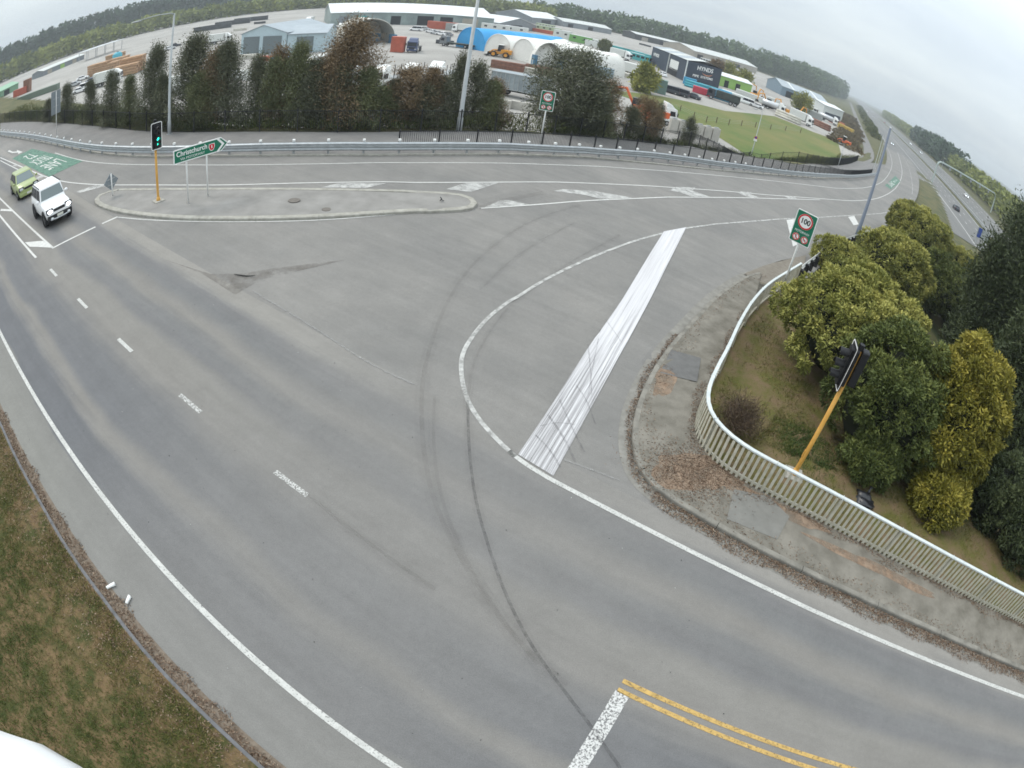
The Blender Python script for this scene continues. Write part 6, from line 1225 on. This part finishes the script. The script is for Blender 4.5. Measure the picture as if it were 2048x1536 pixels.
bush('dull green bush on the slope below the motorway signboard', (1925, 545), 2.2, (2.6, 2.4, 2.4), LM_OLIVE, 37, 180, 22000, .2, .08, .46)
# dead brown shrub by the railing
rng = np.random.default_rng(5); x, y = gp(1478, 845, .4); t = thing('dry_shrub', 'dry brown leafless shrub just inside the railing bend', 'shrub', (x, y, H(x, y)+.05)); 
for a in range(9): aa = a*.7; MB().tube([(0, 0, 0), (math.cos(aa)*.2, math.sin(aa)*.2, .4), (math.cos(aa)*.42, math.sin(aa)*.42, .72+.1*math.sin(a*2.1))], [.015, .01, .005], 5).build('twig', M_BARK, t)
P = rng.normal(0, 1, (3500, 3))*np.array([.30, .30, .22])+np.array([0, 0, .5]); P[:, 2] = np.maximum(P[:, 2], .03); V, F, T = leaves(P, np.tile([0, 0, 1.0], (3500, 1)), .2, .012, rng.uniform(0, 1, 3500), rng, .8); link('dry_stalks', raw_mesh('dry_stalks', V, F, T, leaf_mat('foliage_dry', (.045, .03, .02), (.085, .058, .04), (.13, .095, .06))), t)
# tall dark tree at the right edge
def big_tree(label, px, py, dist, Rd, seed, lm, nleaf=26000, ncl=260):
    d = ray(px, py); hd = math.hypot(d[0], d[1]); x, y = d[0]/hd*dist, d[1]/hd*dist; z = H(x, y); h = CAM_H+d[2]/hd*dist-z
    tk, cr_ = tree_parts(seed, h, Rd, lm, nleaf, ncl, 'round', .26, .08); t = thing('dark_tree', label, 'tree', (x, y, z), 0, 'large trees above the motorway'); link('trunk', tk, t); link('crown', cr_, t)
big_tree('very dark spreading tree at the edge of the bank', 2105, 430, 40, 3.8, 41, LM_DEEP, 60000, 420)
big_tree('dark tree behind the shadowy bushes past the golden bush', 2120, 620, 30, 3.0, 42, LM_DEEP, 40000, 300)
big_tree('dark lower tree between the bushes and the motorway', 2020, 500, 38, 2.0, 43, LM_DEEP, 26000, 200)

# ---- clipped round tree in the yard and other yard trees
for lab, cpx, base, w, sd_, lm in [('round olive tree at the corner of the paddock', (1285, 131), (1285, 184), 58, 51, LM_OLIVE), ('olive tree behind the lime green shed', (1480, 140), (1478, 178), 40, 52, LM_OLIVE), ('small round olive tree by the striped roof building', (1600, 188), (1597, 226), 44, 53, LM_OLIVE), ('bronze tree behind the pipe building', (1425, 120), (1425, 160), 34, 54, LM_RED), ('olive tree right of the bronze tree', (1455, 128), (1455, 165), 36, 55, LM_OLIVE), ('grey green tree among the teal containers', (1206, 82), (1206, 106), 24, 56, LM_MID)]:
    x, y = gp(*base, LOW); r = math.hypot(x, y); d = ray(*cpx); h = CAM_H+d[2]/math.hypot(d[0], d[1])*r-LOW; tk, cr_ = tree_parts(sd_, h, w/F_PX*r*.5, lm, 3200, 80, 'round', .7, .35)
    t = thing('yard_tree', lab, 'tree', (x, y, LOW), 0, 'trees in the yard'); link('trunk', tk, t); link('crown', cr_, t)

# ---- far woods (read as one mass)
def wood(name, label, pts, hts, spacing, lm, seed, cone=False, rows=2, leaf=1.6, nl=110, rowgap=9):
    rng = np.random.default_rng(seed); P = resample(pts, max(2, int(np.sum(np.hypot(*np.diff(np.array(pts), axis=0).T))/spacing))); n = len(P); AC, AD, AT = [], [], []
    nrm = np.array(offset(P, 1.0))-P
    for i in range(n):
        for k in range(rows):
            c = P[i]+nrm[i]*(k*rowgap)+rng.normal(0, spacing*.3, 2); h = np.interp(i/n, np.linspace(0, 1, len(hts)), hts)*(rng.uniform(.86, 1.06) if cone else rng.uniform(.78, 1.15)); r = spacing*rng.uniform(.55, .9)*(.7 if cone else 1)
            z0 = H(*c); u = rng.uniform(0.04, 1, nl); a = rng.uniform(0, 6.283, nl); prof = (1-u)**.6+.10 if cone else np.sqrt(np.clip(1-((u-.5)/.52)**2, .02, 1)); q = r*prof*rng.uniform(.35, 1, nl)**.5
            C = np.column_stack([c[0]+q*np.cos(a), c[1]+q*np.sin(a), z0+u*h]); AC.append(C); AD.append(np.column_stack([np.cos(a), np.sin(a), np.full(nl, .6)])); AT.append(np.clip(rng.uniform(.1, .7)+rng.uniform(-.2, .3, nl), 0, 1))
    o = stuff_leaves(name, np.concatenate(AC), np.concatenate(AD), leaf*1.6, leaf, lm, rng, .7, .3, np.concatenate(AT)); o['label'] = label; o['category'] = 'wood'; return o
LM_WIL = leaf_mat('foliage_willow', (0.111, 0.135, 0.029), (0.195, 0.222, 0.048), (0.286, 0.300, 0.077)); LM_PINE = leaf_mat('foliage_pine', (0.030, 0.057, 0.031), (0.051, 0.088, 0.046), (0.078, 0.122, 0.062)); LM_FAR = leaf_mat('foliage_far', (0.050, 0.083, 0.033), (0.088, 0.135, 0.053), (0.138, 0.188, 0.077))
def az_pts(L): return [np.array([d[0], d[1]])/math.hypot(d[0], d[1])*r for d, r in ((ray(px, py), r) for px, py, r in L)]
wood('pine_wood', 'dark belt of tall pines along the left skyline', az_pts([(-200,200,560),(0,120,580),(150,70,600),(300,30,620),(450,10,640),(640,0,660),(760,0,680)]), [28, 29, 31, 29, 22, 18], 6.0, LM_PINE, 61, True, 5, 2.1, 120, 6)
wood('willow_belt', 'light green willow belt in front of the pines', az_pts([(-200,240,430),(0,150,440),(130,110,450),(260,66,465),(430,30,480),(640,10,500),(900,10,520),(1100,20,520)]), [12, 13, 13, 12, 11, 11, 12, 13], 7.0, LM_WIL, 62, False, 3, 1.7, 120)
wood('far_wood', 'grey green belt of tall trees behind the long buildings', az_pts([(1080,20,540),(1250,40,560),(1400,75,600),(1520,110,660),(1620,150,760),(1690,190,1150)]), [17, 20, 26, 29, 31, 34], 8.5, LM_FAR, 63, False, 3, 1.9, 130)
mwl = lambda a, o: MDIR*a+MNOR*o
wood('motorway_trees', 'belt of trees along the far side of the motorway', [mwl(a, -86) for a in (170, 300, 420, 600, 900, 1400)], [12, 12, 11, 12, 14, 16], 7.0, LM_WIL, 64, False, 3, 1.1, 150, -8)
wood('dark_clump', 'dark rounded clump of trees beside the far motorway', [mwl(a, -79) for a in (430, 520, 640)], [16, 18, 16], 9, LM_PINE, 65, False, 3, 1.4, 200, -8)
wood('roadside_hedge', 'strip of scrub between cycleway and motorway', [mwl(a, -17) for a in (300, 380, 480, 650, 900)], [2.5, 3, 3, 4, 6], 4, LM_SHRUB, 66, False, 1, .6, 80)
wood('cycleway_scrub', 'brown scrub bank beside the cycleway', [np.array(gp(*q, LOW)) for q in ((1700,300),(1715,270),(1702,235))], [.6, .8, 1.2], 3, leaf_mat('foliage_scrub', (.07, .055, .028), (.12, .095, .05), (.17, .13, .075)), 67, False, 2, .45, 80, 5)

# ================================================================== GROUND COVER AND LITTER
LM_LITTER = leaf_mat('litter_leaves', (.07, .045, .032), (.165, .108, .072), (.32, .25, .18))
LM_BLADE = leaf_mat('grass_blades', (.038, .066, .012), (.095, .102, .024), (.22, .155, .07))
rng = np.random.default_rng(77)
def scatter_line(P, n, off0, off1, z=.012, dens=None, wave=.5):
    P = resample(P, 600); O = np.array(offset(P, 1.0))-P; k = rng.integers(0, 600, n); u = rng.uniform(0, 1, n)
    o = off0+(off1-off0)*u*(1-wave+wave*np.abs(np.sin(k*.045)+.6*np.sin(k*.13+1))/1.6)
    if dens is not None: m = rng.uniform(0, 1, n) < dens(k/600); k, o = k[m], o[m]
    return P[k]+O[k]*o[:, None]+rng.normal(0, .03, (len(k), 2)), k/600
cs = []
a, _ = scatter_line([p for p in KR if p@NV < 18], 9000, -.01, -.26, wave=.8); cs.append(np.column_stack([a, Hn(a)+.012+rng.uniform(0, .035, len(a))]))
a, _ = scatter_line([p for p in KR if p@TV < .6], 15000, -.02, -.55, wave=.6); cs.append(np.column_stack([a, Hn(a)+.012+rng.uniform(0, .04, len(a))]))
a, _ = scatter_line(RAIL, 8000, -.03, -.5, wave=.9); cs.append(np.column_stack([a, Hn(a)+.12+rng.uniform(0, .03, len(a))]))
a, _ = scatter_line(KR, 2600, .16, .9, wave=.9); cs.append(np.column_stack([a, Hn(a)+.12+rng.uniform(0, .02, len(a))]))
c0 = np.array(gp(1390, 945, .12)); a = c0+rng.normal(0, 1, (4200, 2))*np.array([.7, .5]); a = a[((a@NV) > 10.35)]; cs.append(np.column_stack([a, Hn(a)+.12+rng.uniform(0, .02, len(a))]))
C = np.concatenate(cs); D = rng.normal(0, 1, C.shape); D[:, 2] *= .12
V, F, T = leaves(C, D, .05, .017, np.clip(rng.normal(.5, .25, len(C)), 0, 1), rng, .15, .2); o = link('leaf_litter', raw_mesh('leaf_litter', V, F, T, LM_LITTER)); o['kind'] = 'stuff'; o['label'] = 'brown leaf litter drifted along kerb and railing'; o['category'] = 'leaf litter'
cs = []
s_ = rng.uniform(-12, 30, 13000); d_ = .34+rng.uniform(0, 1, 13000)*(.17+.13*np.abs(np.sin(s_*1.9)+.7*np.sin(s_*4.3+1))); a = np.column_stack([s_*TV[0]+d_*NV[0], s_*TV[1]+d_*NV[1]]); cs.append(np.column_stack([a, rng.uniform(.0, .03, len(a))]))
s_ = rng.uniform(-12, 30, 12000); d_ = .25-np.abs(rng.normal(0, .55, 12000)); a = np.column_stack([s_*TV[0]+d_*NV[0], s_*TV[1]+d_*NV[1]]); cs.append(np.column_stack([a, .08+.05*np.clip(.26-d_, 0, 1)+rng.uniform(0, .03, len(a))]))
C = np.concatenate(cs); D = rng.normal(0, 1, C.shape); D[:, 2] *= .15
V, F, T = leaves(C, D, .055, .018, np.clip(rng.normal(.5, .25, len(C)), 0, 1), rng, .15, .2); o = link('gutter_litter', raw_mesh('gutter_litter', V, F, T, LM_LITTER)); o['kind'] = 'stuff'; o['label'] = 'brown leaves and twigs in the left gutter'; o['category'] = 'leaf litter'
# grass on the left verge
n = 190000; s_ = rng.uniform(-6, 26, n); d_ = .2-rng.uniform(0, 1, n)**1.2*6.0; a = np.column_stack([s_*TV[0]+d_*NV[0], s_*TV[1]+d_*NV[1]])
patch = np.sin(a[:, 0]*1.3+2*np.sin(a[:, 1]*.9))+np.sin(a[:, 1]*2.1+1.5*np.sin(a[:, 0]*1.7))+.8*np.sin(a[:, 0]*4.1+a[:, 1]*3.3); edge = np.clip((.2-d_)/1.5, 0, 1)
m = rng.uniform(-1.6, 1.2, n) < patch*.7+edge*.9-.3; a, patch, d_ = a[m], patch[m], d_[m]
C = np.column_stack([a, .055+.05*np.clip(.26-d_, 0, 1)]); D = np.tile([0, 0, 1.0], (len(a), 1)); T0 = np.clip(.80-patch*.13+rng.normal(0, .16, len(a))-.26*np.clip(-d_, 0, 1.8), 0, 1)
V, F, T = leaves(C, D, .085, .014, T0, rng, .6, .6); o = link('verge_grass', raw_mesh('verge_grass', V, F, T, LM_BLADE)); o['kind'] = 'stuff'; o['label'] = 'patchy green and brown grass on the left verge'; o['category'] = 'grass'
# grass on the corner bank
n = 70000; vr_ = resample(RAIL[2:], 500); vo_ = np.array(offset(vr_, 1.0))-vr_; k = rng.integers(0, 500, n); q = rng.uniform(0.05, 1, n)*5.5; a = vr_[k]+vo_[k]*q[:, None]
gp0 = np.array(gp(1615, 905, .1)); dg_ = np.hypot(*(a-gp0).T); patch = np.sin(a[:, 0]*2.3)+np.sin(a[:, 1]*1.9+a[:, 0]); keep = rng.uniform(-.8, 1.4, n) < patch*.5+2.2*np.exp(-dg_**2/1.4); a, dg_, patch, q = a[keep], dg_[keep], patch[keep], q[keep]
C = np.column_stack([a, Hn(a)+.10-.08*np.clip(q/6, 0, 1)]); T0 = np.clip(.72-.95*np.exp(-dg_**2/1.4)+rng.normal(0, .15, len(a))-patch*.1, 0, 1)
V, F, T = leaves(C, np.tile([0, 0, 1.0], (len(a), 1)), .10, .016, T0, rng, .6, .6); o = link('bank_grass', raw_mesh('bank_grass', V, F, T, LM_BLADE)); o['kind'] = 'stuff'; o['label'] = 'dry grass with one green patch inside the railing'; o['category'] = 'grass'
# loose chips on the seal
n = 260; a = np.column_stack([rng.uniform(-14, 6, n), rng.uniform(1, 20, n)]); dd = a@NV; ss = a@TV; a = a[(dd > .9) & (dd < 9.5) & (ss > -6) & (ss < 20)]
C = np.column_stack([a, np.full(len(a), .012)]); V, F, T = leaves(C, np.column_stack([rng.normal(0, 1, (len(a), 2)), np.zeros(len(a))]), .026, .02, rng.uniform(0, 1, len(a)), rng, .1, .3); o = link('loose_chips', raw_mesh('loose_chips', V, F, T, leaf_mat('chip_colours', (.02, .02, .02), (.05, .048, .045), (.5, .5, .48)))); o['kind'] = 'stuff'; o['label'] = 'scattered dark stone chips on the road'; o['category'] = 'gravel'

# ================================================================== CAMERA MAST (its white dome shows at the lower left corner)
d = ray(112, 1800); c = np.array([0, 0, CAM_H])+d*1.25; t = thing('camera_mast', 'white domed camera housing on its mast over the grass verge', 'camera mast', (c[0], c[1], .05))
hz = c[2]-.05; mb = MB(); mb.sphere((0, 0, hz), (.40, .40, .22), 24, 12); mb.build('dome_housing', mat('housing_white', (.78, .79, .80), .35), t, smooth=True)
MB().tube([(0, 0, hz-.18), (0, 0, hz-.45)], [.24, .18], 16).build('housing_skirt', M_GALVD, t, smooth=True); MB().tube([(0, 0, -.3), (0, 0, hz-.4)], [.14, .10], 14).build('mast', M_GALV, t, smooth=True); MB().box((0, 0, .02), (.5, .5, .05)).build('base_plate', M_GALV, t)

# ================================================================== HAZE
hz_ = MB().box((100, 700, 30), (4200, 5200, 80)).build('haze', bpy.data.materials.new('haze')); hz_['kind'] = 'stuff'
m = hz_.data.materials[0]; m.use_nodes = True; t = m.node_tree; t.nodes.clear(); ou = N(t, 'ShaderNodeOutputMaterial'); pv = N(t, 'ShaderNodeVolumePrincipled'); pv.inputs['Density'].default_value = .00042; pv.inputs['Color'].default_value = (.86, .92, .97, 1); pv.inputs['Anisotropy'].default_value = .2
t.links.new(pv.outputs[0], ou.inputs['Volume'])
